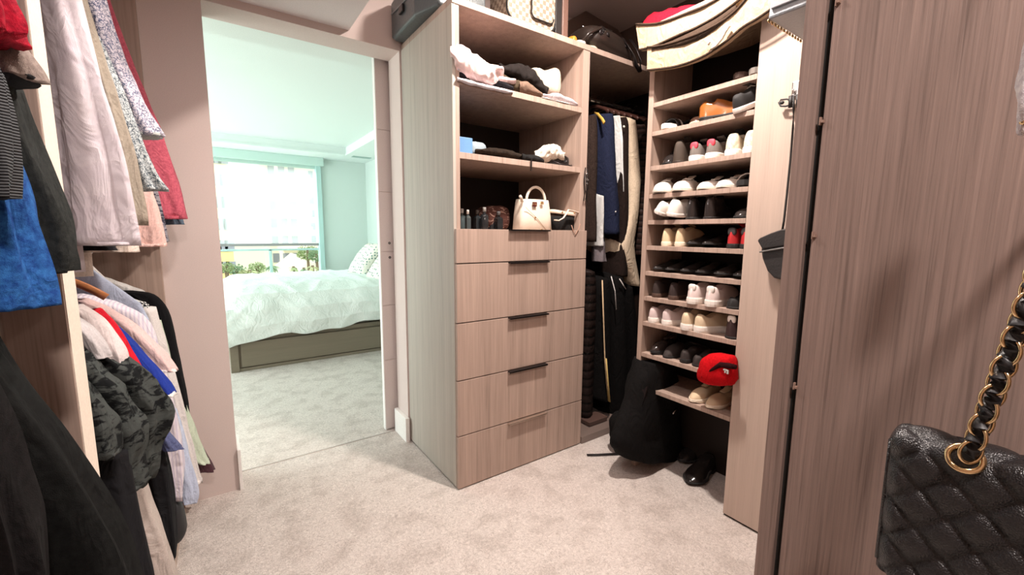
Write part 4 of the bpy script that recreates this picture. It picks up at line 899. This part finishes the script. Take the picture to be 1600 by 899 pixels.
def pouchbag():
    y=2.03; z0=1.4556; cx=at(890,340,y=y).x; 
    t = thing('black_white_bag','small black bag with broad white rim strap and script mark beside the white handbag','handbag',(cx,y+.05,z0))
    secs=[]
    for u,w in ((0,.070),(.03,.082),(.5,.098),(1,.108)):
        secs.append([Vector((cx+w*spow(math.cos(2*PI*j/28),.7), y+.06+.05*spow(math.sin(2*PI*j/28),.8), z0+.10*u)) for j in range(28)])
    mk('bag_body', loft(secs), fabric('black_canvas',(.016,.015,.015)), t, smooth=True)
    wl = plain('ivory_leather',srgb(226,206,188),.45)
    mk('rim', loft([[Vector((cx+(.112+k)*spow(math.cos(2*PI*j/28),.7), y+.06+(.054+k)*spow(math.sin(2*PI*j/28),.8), z0+.108+dz-.014*math.cos(2*PI*j/28))) for j in range(28)] for k,dz in ((0,0),(.003,.004),(.002,.02),(-.004,.022),(-.006,.002))]), wl, t, smooth=True)
    sp=[Vector((cx-.115+.10*math.sin(a)*1.0, y-.004-.006*math.sin(a), z0+.085-.065*(1-math.cos(a))*.55)) for a in [PI*i/12 for i in range(13)]]
    mk('strap_loop', tube([at(a,b_,y=c_) for a,b_,c_ in ((866,344,2.015),(873,345,2.005),(880,341,2.0),(885,334,2.0),(888,328,2.0),(896,330,2.005),(905,333,2.01),(912,332,2.03))],.006,8,flat=(.008,.004)), wl, t, smooth=True)
    # script mark
    T=[]; base=at(874,331,y=2.0)
    for k in range(3):
        c=base+Vector((-.012+.013*k,0,0)); T.append(tube([c+Vector((.0055*math.cos(a),0,.006*math.sin(a)+.001*k)) for a in [.6+i*.75 for i in range(9)]],.0011,5))
    mk('script_mark', join(*T), plain('ivory_thread',srgb(230,216,200),.5), t, smooth=True)
    mk('drop_strap', tube([at(893,352,y=1.975),at(896,362,y=1.972),at(899,367,y=1.972),at(904,358,y=1.972),at(907,350,y=1.975)],.0025,6), plain('thin_beige_strap',srgb(170,132,112),.6), t, smooth=True)
    for dx in (-.06,.045): mk('rivet', ellipsoid((cx+dx,y+.004,z0+.125),(.006,.005,.006)), M_gold, t, smooth=True)
pouchbag()
t = thing('black_charm','black tassel charm with silver rings hanging on the right edge of the drawer cabinet','charm',tuple(at(916,290,y=1.985)))
a = at(916,262,y=1.985)
mk('cord', tube([at(915,262,y=1.985),at(913,280,y=1.985),at(914,300,y=1.985),at(912,314,y=1.985)],.004,6), M_black, t, smooth=True)
mk('tassel', join(tube([at(917,264,y=1.98),at(919,290,y=1.98),at(915,312,y=1.98)],.004,6),tube([at(914,270,y=1.98),at(917,300,y=1.98),at(917,315,y=1.98)],.003,6)), M_black, t, smooth=True)
for yy in (272,281,287): mk('ring', torus(at(918,yy,y=1.974),.006,.0015,'y',14,6), M_chrome, t, smooth=True)
# ------------------------------------------------------------------ ON TOP OF THE CABINETS
t = thing('grey_case','dark grey case on top of the cabinet over its pale side, projecting past the edge','case',(1.05,2.45,CT))
gp = plain('grey_vinyl',srgb(74,80,82),.35,bmp=.15,bs=60)
P8 = [(0.962,2.655),(0.985,2.67),(1.30,2.67),(1.30,2.12),(1.02,2.12),(0.962,2.30)]
mk('case_shell', loft([[Vector((1.13+(x-1.13)*k,2.4+(y-2.4)*k,z)) for x,y in P8] for z,k in ((CT+.002,.93),(CT+.012,1),(CT+.20,1.0),(CT+.225,.93))]), gp, t, bevel=.008, smooth=False)
mk('seam', tube([(.958,2.64,CT+.14),(.957,2.5,CT+.13),(.962,2.32,CT+.13)],.004,6), plain('grey_piping',srgb(140,146,148),.4), t, smooth=True)
mk('buckle', bx(.948,.962,2.44,2.50,CT+.08,CT+.12), M_black, t, bevel=.003)
damier = fabric('checked_canvas',srgb(176,164,148),srgb(132,118,104),'check',44,.05,rough=.5)
t = thing('checked_suitcase','pale checked soft suitcase with dark piping on top of the drawer cabinet','suitcase',(1.55,2.2,CT))
X0,X1 = at(792,10,y=2.03).x, at(867,30,y=2.03).x
def rr(x0_,x1_,z0,z1,r,n=6):
    P=[]
    for cx,cz,a0 in ((x1_-r,z1-r,0),(x0_+r,z1-r,90),(x0_+r,z0+r,180),(x1_-r,z0+r,270)):
        P += [(cx+r*math.cos(math.radians(a0+90*i/n)),cz+r*math.sin(math.radians(a0+90*i/n))) for i in range(n+1)]
    return P
mk('case_body', prism(rr(X0,X1,CT+.002,CT+.33,.06),'y',2.03,2.2), damier, t, smooth=False)
mk('piping', tube([Vector((x,2.03,z)) for x,z in rr(X0,X1,CT+.006,CT+.33,.06)],.006,6), M_void, t, smooth=True)
mk('pocket', prism(rr(X0+.16,X1-.02,CT+.05,CT+.30,.03),'y',2.018,2.03), damier, t)
mk('pocket_piping', tube([Vector((x,2.018,z)) for x,z in rr(X0+.16,X1-.02,CT+.05,CT+.30,.03)],.004,6), M_void, t, smooth=True)
t = thing('leather_trunk','dark trunk edge with brown leather corner upright right of the checked suitcase','suitcase',(1.80,2.15,CT))
a,b_,c_ = at(868,40,y=2.04).x, at(878,40,y=2.04).x, at(887,45,y=2.04).x
mk('trunk_body', bx(a,b_,2.04,2.4,CT+.001,CT+.34), plain('black_vinyl',(.02,.017,.016),.5), t, bevel=.003)
mk('leather_edge', bx(b_,c_,2.035,2.4,CT+.001,CT+.34), plain('brown_leather',srgb(110,84,74),.4,bmp=.1,bs=80), t, bevel=.006)
t = thing('brown_folded_bag','dark brown flat leather bag leaning behind the black duffel on the cabinet top','bag',(1.98,2.5,CT))
q=[at(882,36,y=2.5),at(912,19,y=2.5),at(962,48,y=2.5),at(975,70,y=2.5)]
mk('bag_body', prism([(q[0].x,q[0].z),(q[1].x,q[1].z),(q[2].x,q[2].z),(q[3].x,q[3].z),(q[3].x,CT+.001),(q[0].x,CT+.001)],'y',2.47,2.53), plain('dark_brown_leather',srgb(62,46,38),.45,bmp=.1,bs=60), t, bevel=.01)
a = at(895,52,y=2.03)
blob('orange_pouch','small orange pouch beside the leather trunk on the cabinet top','pouch',(at(893,50,y=2.08).x,2.08,CT+.03),(.025,.04,.028),plain('orange_silk',srgb(214,132,44),.5),.8,(.003,14,(1,1,1)))
blob('white_pouch','small white cloth pouch beside the orange one','pouch',(at(903,58,y=2.09).x,2.09,CT+.025),(.035,.05,.024),fabric('white_pouch_cloth',srgb(214,196,190)),.6,(.004,14,(1,1,1)))
blob('cream_scarf','cream silk bundle under the strap of the black duffel','scarf',(at(919,62,y=2.10).x,2.10,CT+.024),(.06,.05,.022),fabric('cream_silk',srgb(226,208,180)),.7,(.005,14,(1,1,1)))
# black duffel bag
t = thing('black_duffel_bag','glossy black duffel bag with strap drooping over the corner unit top','duffel bag',(2.24,2.12,CT))
bl = plain('black_glossy_nylon',srgb(44,36,32),.32,bmp=.15,bs=40)
c = Vector((at(950,72,y=2.06).x+.03,2.16,CT+.085))
m = Matrix.Translation(c)@Matrix.Rotation(math.radians(8),4,'Y')
mk('bag_body', xf(ellipsoid((0,0,0),(.235,.155,.085),.75,40,20,.75),m), bl, t, smooth=True, wr=(.006,9,(1,1,1)))
for dx in (-.09,.09): mk('handle_band', xf(tube([(dx,.155*math.cos(a),.088*math.sin(a)) for a in [PI*i/14 for i in range(15)]],.01,8,flat=(.014,.005)),m), M_black, t, smooth=True)
mk('zip', xf(tube([(x_,-.02,.088-.5*x_*x_) for x_ in [-.2+.04*i for i in range(11)]],.004,6),m), M_chrome, t, smooth=True)
mk('badge', xf(ellipsoid((-.13,-.135,.02),(.03,.012,.03),.6),m), M_black, t, smooth=True)
mk('badge_mark', xf(join(tube([(-.142,-.149,.03),(-.134,-.15,.015),(-.14,-.15,.005)],.002,5),tube([(-.125,-.149,.03),(-.12,-.15,.012),(-.13,-.15,.004)],.002,5)),m), M_chrome, t, smooth=True)
mk('shoulder_strap', tube([at(973,60,y=2.04),at(982,72,y=1.985),at(990,88,y=1.965),at(994,102,y=1.96),at(1000,112,y=1.965),at(1001,96,y=1.97),at(996,78,y=1.98),at(986,62,y=2.05)],.012,8,flat=(.016,.005)), M_black, t, smooth=True)
mk('side_handle', tube([at(908,66,y=2.06),at(920,52,y=2.02),at(938,44,y=2.02),at(955,50,y=2.05)],.01,8), bl, t, smooth=True)
# beige zipped garment bags piled over the shoe cabinet
can = fabric('beige_canvas_bag',srgb(184,160,134),srgb(172,148,122),'heather',14,.15)
dkt = fabric('dark_lining_cloth',srgb(66,52,42))
def slingbag(name,label,top,bot,xf0,xf1,z0lab,group='beige storage bags on the shoe cabinet'):
    """soft long bag whose front (facing the room) hangs over the cabinet edge; top/bot = pixel polylines on plane x=xf0"""
    n=22; T=smoothpts([(a,b_) for a,b_ in top],n); B=smoothpts([(a,b_) for a,b_ in bot],n); secs=[]; 
    for (ta,tb),(ba,bb) in zip(T,B):
        p=at(ta,tb,x=xf0); q=at(ba,bb,x=xf0); h=max(.01,p.z-q.z); y=(p.y+q.y)/2
        zb=max(q.z,-9)
        secs.append([Vector((xf0+.005,q.y,q.z)),Vector((xf0+.002,y,(p.z+q.z)/2)),Vector((xf0,p.y,p.z)),Vector((xf0+.03,p.y,p.z+.012)),Vector((xf1,p.y,p.z+.02)),Vector((xf1,p.y,max(q.z,CT+.001))),Vector((xf0+.035,q.y,max(q.z+.0,q.z))),])
    c=at(bot[len(bot)//2][0],bot[len(bot)//2][1],x=xf0)
    t=thing(name,label,'storage bag',(xf0,c.y,c.z),group=group)
    mk('bag_body', loft(secs), can, t, smooth=False, sub=1, wr=(.003,6,(1,1,1)))
    mk('top_piping', tube([at(a,b_,x=xf0-.004) for a,b_ in T],.006,6), dkt, t, smooth=True)
    mk('bottom_piping', tube([at(a,b_,x=xf0-.004) for a,b_ in B],.006,6), dkt, t, smooth=True)
    return t
slingbag('canvas_garment_bag','beige canvas storage bag sagging over the shoe cabinet, lower of the two',[(1011,74),(1040,70),(1085,55),(1120,38),(1150,16),(1180,-20),(1215,-60)],[(1010,110),(1055,104),(1095,90),(1130,68),(1160,43),(1185,28),(1225,0)],2.0,2.40,2.6)
slingbag('canvas_garment_bag','beige canvas storage bag with dark zip folds, upper of the two',[(993,38),(1030,36),(1075,20),(1110,5),(1140,-15),(1170,-40)],[(998,78),(1022,72),(1060,55),(1090,42),(1125,22),(1165,-8)],2.03,2.30,2.6)
t = thing('dark_canvas_fold','dark brown open mouth of cloth between the two beige canvas bags','bag',(2.02,1.35,2.5))
mk('cloth', loft([[at(a,b_,x=2.0) ,at(a,b_+h,x=1.995),at(a,b_+h,x=2.05),at(a,b_,x=2.06)] for a,b_,h in smoothpts([(1018,75,3),(1045,66,9),(1075,52,16),(1100,40,18),(1125,26,14),(1150,8,10)],16)]), dkt, t, smooth=True, wr=(.004,14,(1,1,1)))
t = thing('white_strap_knot','white knotted strap on the lower beige canvas bag','strap',tuple(at(1112,70,x=1.985)))
mk('strap', tube([at(a,b_,x=1.982) for a,b_ in ((1106,70),(1110,64),(1116,68),(1112,76),(1118,72),(1128,60),(1134,48),(1140,40))],.007,8), fabric('white_strap_cloth',srgb(236,226,210)), t, smooth=True)
a=at(1060,26,x=2.25)
crumple('red_cloth','bright red cloth bundle behind the upper beige canvas bag','cloth',[(1016,26,36),(1030,22,38),(1050,16,40),(1072,13,40),(1090,10,40),(1104,8,40)],1.75,2.0,fabric('red_cloth_weave',srgb(196,32,52),srgb(170,20,40),'heather',30),amp=.012) if False else None
t = thing('red_cloth','bright red cloth bundle behind the upper beige canvas bag','cloth',(2.25,1.5,CT))
q0,q1 = at(1018,28,x=2.28), at(1104,12,x=2.28)
mk('bundle', loft([[Vector((2.28+.08*math.cos(2*PI*j/16),p.y,CT+.002+(p.z-CT)*(.5+.5*math.sin(2*PI*j/16)))) for j in range(16)] for p in [at(a,b_,x=2.28) for a,b_ in smoothpts([(1016,30),(1022,24),(1040,20),(1056,14),(1080,12),(1098,10),(1106,14)],18)]]), fabric('red_cloth_weave',srgb(206,34,56),srgb(180,22,44),'heather',30), t, smooth=True, wr=(.012,12,(1,1,1)))
# ------------------------------------------------------------------ RED CAP hanging from the tenth shoe shelf
t = thing('red_hat','bright red cap with small white badge hanging over the tenth shoe shelf','cap',tuple(at(1118,580,x=2.03)))
rc = fabric('red_cap_cloth',srgb(196,10,22),srgb(170,6,16),'heather',30,.2)
ol = [at(a,b_,x=2.03) for a,b_ in ((1092,576),(1097,560),(1110,553),(1128,553),(1145,557),(1150,575),(1147,598),(1132,603),(1112,601),(1096,596),(1090,588))]
pts = smoothpts([(q.y,q.z) for q in ol]+[(ol[0].y,ol[0].z)],36)[:-1]; cy=sum(q[0] for q in pts)/len(pts); cz=sum(q[1] for q in pts)/len(pts)
mk('crown', loft([[Vector((x,cy+(y-cy)*k,cz+(z-cz)*k)) for y,z in pts] for x,k in ((1.985,.35),(1.992,.7),(2.01,.93),(2.035,1.0),(2.06,.95))]), rc, t, smooth=True, wr=(.006,14,(1,1,1)))
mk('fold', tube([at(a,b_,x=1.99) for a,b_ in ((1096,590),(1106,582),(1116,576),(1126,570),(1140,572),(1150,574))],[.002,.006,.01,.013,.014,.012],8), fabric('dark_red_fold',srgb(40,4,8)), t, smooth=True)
q = at(1135,581,x=1.984)
mk('badge', join(bx(1.976,1.984,q.y-.012,q.y-.006,q.z-.008,q.z+.01), bx(1.976,1.984,q.y+.000,q.y+.006,q.z-.006,q.z+.01), bx(1.976,1.984,q.y-.006,q.y+.012,q.z+.006,q.z+.011)), plain('badge_grey',srgb(200,200,196),.5), t)
# ------------------------------------------------------------------ black backpack on the floor
t = thing('black_backpack','large black backpack slumped on the carpet between corner unit and shoe shelves','backpack',(2.24,1.68,0))
bp = fabric('black_backpack_nylon',(.006,.005,.005),(.004,.004,.004),'heather',20,.3)
Y=1.66
def bpk():
    pts=[(1028,565,20),(1026,590,28),(1022,630,34),(1016,670,44),(1016,696,48),(1016,715,40)]
    return drape(1.535,pts,.10,n=22,m=32,yoff=.02,fold=.012)
mk('body', bpk(), bp, t, smooth=True, wr=(.012,8,(1,1,1)))
mk('side_pocket', ellipsoid(at(975,672,y=1.74)+Vector((0,0,.02)),(.10,.09,.10),.7), bp, t, smooth=True, wr=(.012,9,(1,1,1)))
mk('top_handle', tube([at(1018,572,y=1.52),at(1020,556,y=1.5),at(1032,554,y=1.5),at(1038,570,y=1.52)],.009,8), M_black, t, smooth=True)
mk('shoulder_strap', tube([at(1010,575,y=1.53),at(1004,610,y=1.50),at(1002,650,y=1.49),at(1000,690,y=1.5)],.02,8,flat=(.026,.008)), fabric('strap_web',srgb(26,18,18)), t, smooth=True)
mk('shoulder_strap', tube([at(1044,578,y=1.52),at(1050,610,y=1.5),at(1052,650,y=1.49),at(1050,690,y=1.5)],.02,8,flat=(.026,.008)), fabric('strap_web',srgb(26,18,18)), t, smooth=True)
mk('buckle', join(tube([at(1060,605,y=1.47),at(1061,612,y=1.47)],.005,6),tube([at(1051,647,y=1.46),at(1056,641,y=1.46)],.006,6)), M_chrome, t, smooth=True)
mk('loose_strap', tube([at(982,698,y=1.74),at(978,705,z=.012),at(968,709,z=.008),at(950,710,z=.007),at(934,711,z=.007),at(917,711,z=.007)],.01,8,flat=(.012,.003)), M_black, t, smooth=True)
# small clear tray on the base board
t = thing('glass_tray','small dark glossy tray on the base board of the corner unit','tray',tuple(at(928,668,y=2.06)))
p = at(926,672,y=2.10)
mk('tray', loft([[Vector((p.x+x*k,2.10+y*k,z)) for x,y in ((-.1,-.06),(.1,-.06),(.1,.06),(-.1,.06))] for z,k in ((.0505,.8),(.056,.9),(.09,1.0))]), plain('smoked_plastic',srgb(90,70,64),.15), t, bevel=.004)
# ------------------------------------------------------------------ hanging on the pale panel
t = thing('grey_tote_bag','grey leather tote with scalloped gold lower edge hanging high on the pale panel','tote bag',tuple(at(1225,40,x=2.0)))
gl = plain('grey_blue_leather',srgb(126,132,138),.4,bmp=.1,bs=120)
def P2(a,b_,x=1.99): q=at(a,b_,x=x); return q
pA = at(1253,70,x=2.05); pB = at(1200,24,y=pA.y); zb_ = (pA.z+pB.z)/2; ty = pA.y
mk('bag_body', loft([[Vector((x,y,z)) for x,y in ((pB.x+dx,ty),(2.06,ty),(2.06,ty-.24),(pB.x+dx,ty-.24))] for dx,z in ((.0,zb_),(.012,zb_+.10),(.03,zb_+.24))]), gl, t, bevel=.008)
mk('bag_flap', loft([[Vector((x,y,z)) for x,y in ((pB.x-.006,ty-.01),(pB.x+.004,ty-.01),(pB.x+.004,ty-.23),(pB.x-.006,ty-.23))] for z in (zb_+.03,zb_+.20)]), plain('grey_leather_flap',srgb(140,144,150),.35), t, bevel=.003)
for i in range(12):
    u=(i+.5)/12; mk('scallop', ellipsoid((pB.x+(2.05-pB.x)*u,ty+.001,zb_-.002),(.010,.003,.007)), M_gold, t, smooth=True)
q = at(1248,4,y=ty-.10)
mk('clasp', torus((pB.x-.010,ty-.10,zb_+.06),.010,.0035,'x'), M_gold, t, smooth=True)
t = thing('wall_hook','chrome stick-on hook on the pale panel near the coarse grained edge','hook',tuple(at(1243,140,x=2.06)))
q=at(1243,135,x=2.068)
mk('plate', bx(2.062,2.0695,q.y-.02,q.y+.012,q.z-.045,q.z+.02), M_chrome, t, bevel=.006)
mk('peg', tube([(2.062,q.y,q.z-.02),(2.05,q.y,q.z-.03),(2.045,q.y,q.z-.015)],.004,8), M_chrome, t, smooth=True)
t = thing('black_belt_bag','black belt bag hanging by a thin black cord on the pale panel','belt bag',tuple(at(1208,400,x=2.03)))
kn=plain('black_cord',(.014,.012,.012),.6)
X_=2.045
mk('cord', tube([at(a,b_,x=X_) for a,b_ in ((1240,150),(1240,170),(1239,200),(1235,250),(1230,300),(1225,345),(1222,362))],.0045,6), kn, t, smooth=True)
mk('cord_loop', join(tube([at(a,b_,x=X_) for a,b_ in ((1240,160),(1230,155),(1220,156),(1217,160),(1220,166),(1228,166),(1240,163))],.004,6), tube([at(a,b_,x=X_) for a,b_ in ((1220,160),(1224,161))],.007,8), tube([at(a,b_,x=X_) for a,b_ in ((1236,150),(1235,168))],.009,8), tube([at(a,b_,x=X_) for a,b_ in ((1246,148),(1246,168))],.006,8)), kn, t, smooth=True)
bn=plain('black_coated_canvas',(.022,.02,.02),.42,bmp=.15,bs=120)
def ppoly(ol,xa,xb_,k=.9):
    F_=[at(a,b_,x=xa) for a,b_ in ol]; cy=sum(q.y for q in F_)/len(F_); cz=sum(q.z for q in F_)/len(F_)
    return loft([[Vector((x,cy+(q.y-cy)*kk,cz+(q.z-cz)*kk)) for q in F_] for x,kk in ((xa,k),(xa+.01,1),(xb_-.008,1),(xb_,k))])
mk('bag_body', ppoly([(1188,388),(1190,404),(1198,424),(1208,435),(1222,439),(1240,440),(1240,376),(1210,380)],2.0,2.066), bn, t, bevel=.004)
mk('lid', ppoly([(1182,376),(1186,372),(1204,364),(1222,358),(1240,356),(1240,382),(1216,386),(1190,390)],1.99,2.067,.93), bn, t, bevel=.004)
mk('zip', tube([at(a,b_,x=1.992) for a,b_ in ((1187,394),(1204,391),(1222,388),(1238,386))],.004,6), plain('zip_grey',srgb(110,108,106),.4), t, smooth=True)
# ------------------------------------------------------------------ QUILTED BAG by the camera
def quilted():
    X0 = .615; YA,YB = .124,-.13; zt = at(1432,684,x=X0).z; H_=.165; D=.062
    t = thing('quilted_bag','black quilted leather flap bag with gold chain hanging right beside the camera','handbag',(X0+D/2,(YA+YB)/2,zt-H_))
    lm_ = newmat('caviar_leather'); m,nt,b = lm_
    b.inputs['Base Color'].default_value=(.012,.011,.012,1); b.inputs['Roughness'].default_value=.33
    vo=nd(nt,'ShaderNodeTexVoronoi'); vo.inputs['Scale'].default_value=620; nt.links.new(coords(nt,(1,1,1)),vo.inputs['Vector']); bump(nt,b,vo.outputs['Distance'],.55,.0012)
    n1,n2=96,70; V=[];F=[]; d=.047
    def q(y,z):
        a=abs(math.sin(PI*(y+z)/d)); c=abs(math.sin(PI*(y-z)/d)); return .0095*(a*c)**.34
    def prof(v):   # v 0..1 : back of the flap over the top and down the front
        L1=D*.55; tot=L1+H_; s=v*tot
        if s < L1: 
            u=s/L1; a=u*PI/2; return X0+D*.55*(1-math.sin(a)), zt-.012*(1-math.cos(a))*1.0-(.0 if u<1 else 0), -1
        z=zt-.012-(s-L1); return X0-.0+.010*((s-L1)/H_), z, 1
    for i in range(n1+1):
        y=YA+(YB-YA)*i/n1; e=min(1,min(i,n1-i)/5)**.5
        for j in range(n2+1):
            x,z,k=prof(j/n2); u=j/n2
            off=q(y,z if k>0 else zt-.012+(x-X0))*e
            if k>0: V.append(Vector((x-off+.006*(1-e),y,z)))
            else: V.append(Vector((x-off*.5,y,z+off*.7-.004*(1-e))))
    for i in range(n1):
        for j in range(n2): a=i*(n2+1)+j; F.append((a,a+1,a+n2+2,a+n2+1))
    o=mk('quilted_flap',(V,F),m,t,smooth=True); sd=o.modifiers.new('s','SOLIDIFY'); sd.thickness=.003
    mk('bag_body', bx(X0+.0115,X0+D,YB+.003,YA-.002,zt-H_-.004,zt-.014), m, t, bevel=.008)
    mk('edge_piping', tube([(X0+.006,YA-.001,zt-.016),(X0+.008,YA-.001,zt-.06),(X0+.012,YA-.001,zt-H_)],.0024,8), m, t, smooth=True)
    g=at(1509,720,x=X0+.004)
    gx=X0+.012
    gm_=Matrix.Translation((X0-.0005,g.y,g.z+.003))@Matrix.Rotation(math.radians(28),4,'Y')
    mk('grommet', xf(torus((-.004,0,0),.0125,.0028,'x',32,10),gm_), M_gold, t, smooth=True)
    mk('grommet_hole', xf(ellipsoid((-.003,0,0),(.002,.0115,.0115)),gm_), M_void, t, smooth=True)
    a=at(1515,712,x=X0-.012); b_=at(1604,478,x=X0-.012); c_=at(1700,190,x=X0-.01)
    path=smoothpts([tuple(a),tuple(b_),tuple(c_)],200); path=[Vector(p) for p in path]
    # arc length resample
    acc=[0]; 
    for p,r in zip(path,path[1:]): acc.append(acc[-1]+(r-p).length)
    def pos(s):
        for i in range(len(acc)-1):
            if acc[i+1]>=s: return path[i].lerp(path[i+1],(s-acc[i])/max(1e-9,acc[i+1]-acc[i]))
        return path[-1]
    mk('leather_ribbon', tube([pos(acc[-1]*i/60)+Vector((.0025*math.sin(i*1.9),.0015*math.cos(i*1.9),0)) for i in range(61)],.0062,8), plain('woven_leather',(.012,.011,.012),.4), t, smooth=True)
    pitch=.0152; k=0; s=.004
    d0=(path[80]-path[0]).normalized()
    while s < acc[-1]-.01:
        p=pos(s); tz=(pos(s+.004)-pos(max(0,s-.004))).normalized()
        side=tz.cross(Vector((1,0,0))).normalized(); nrm=side.cross(tz).normalized()
        ang=math.radians(38 if k%2 else -38); sv=side*math.cos(ang)+nrm*math.sin(ang); nv_=tz.cross(sv).normalized()
        pts_=[p+tz*(.0122*math.cos(a_))+sv*(.0088*math.sin(a_)) for a_ in [2*PI*i/22 for i in range(22)]]
        V=[];F=[]
        for i,pp in enumerate(pts_):
            rad=(pp-p).normalized()
            for j in range(8):
                V.append(pp+(rad*math.cos(2*PI*j/8)+nv_*math.sin(2*PI*j/8))*.0017); F.append((i*8+j,((i+1)%22)*8+j,((i+1)%22)*8+(j+1)%8,i*8+(j+1)%8))
        mk('chain_link',(V,F),M_gold,t,smooth=True); k+=1; s+=pitch
quilted()
hk = at(1700,190,x=.605)
t = thing('coat_peg','gold peg on the coarse grained door carrying the bag chain, beyond the right frame edge','peg',(.80,hk.y,hk.z))
mk('peg', tube([(.803,hk.y,hk.z-.01),(.70,hk.y,hk.z-.008),(.605,hk.y,hk.z-.004),(.595,hk.y,hk.z+.012)],.005,10), M_gold, t, smooth=True)
mk('plate', ellipsoid((.800,hk.y,hk.z-.01),(.004,.018,.018)), M_gold, t, smooth=True)
t = thing('white_fur_charm','fluffy white fur charm with gold tip at the right edge of the frame','charm',tuple(at(1606,120,x=.66)))
fm = fabric('white_fur',srgb(236,230,230),srgb(200,190,196),'heather',30,.6)
c=at(1612,118,x=.66)
mk('fur', ellipsoid(c,(.02,.0075,.055),1,24,20), fm, t, smooth=True, wr=(.003,60,(1,1,.4)))
mk('cord', tube([(c.x,c.y,c.z+.05),(c.x+.02,c.y,c.z+.22),(.801,c.y,c.z+.38)],.0012,6), M_white, t, smooth=True)
mk('gold_tip', ellipsoid(at(1600,190,x=.655),(.006,.004,.005)), M_gold, t, smooth=True)
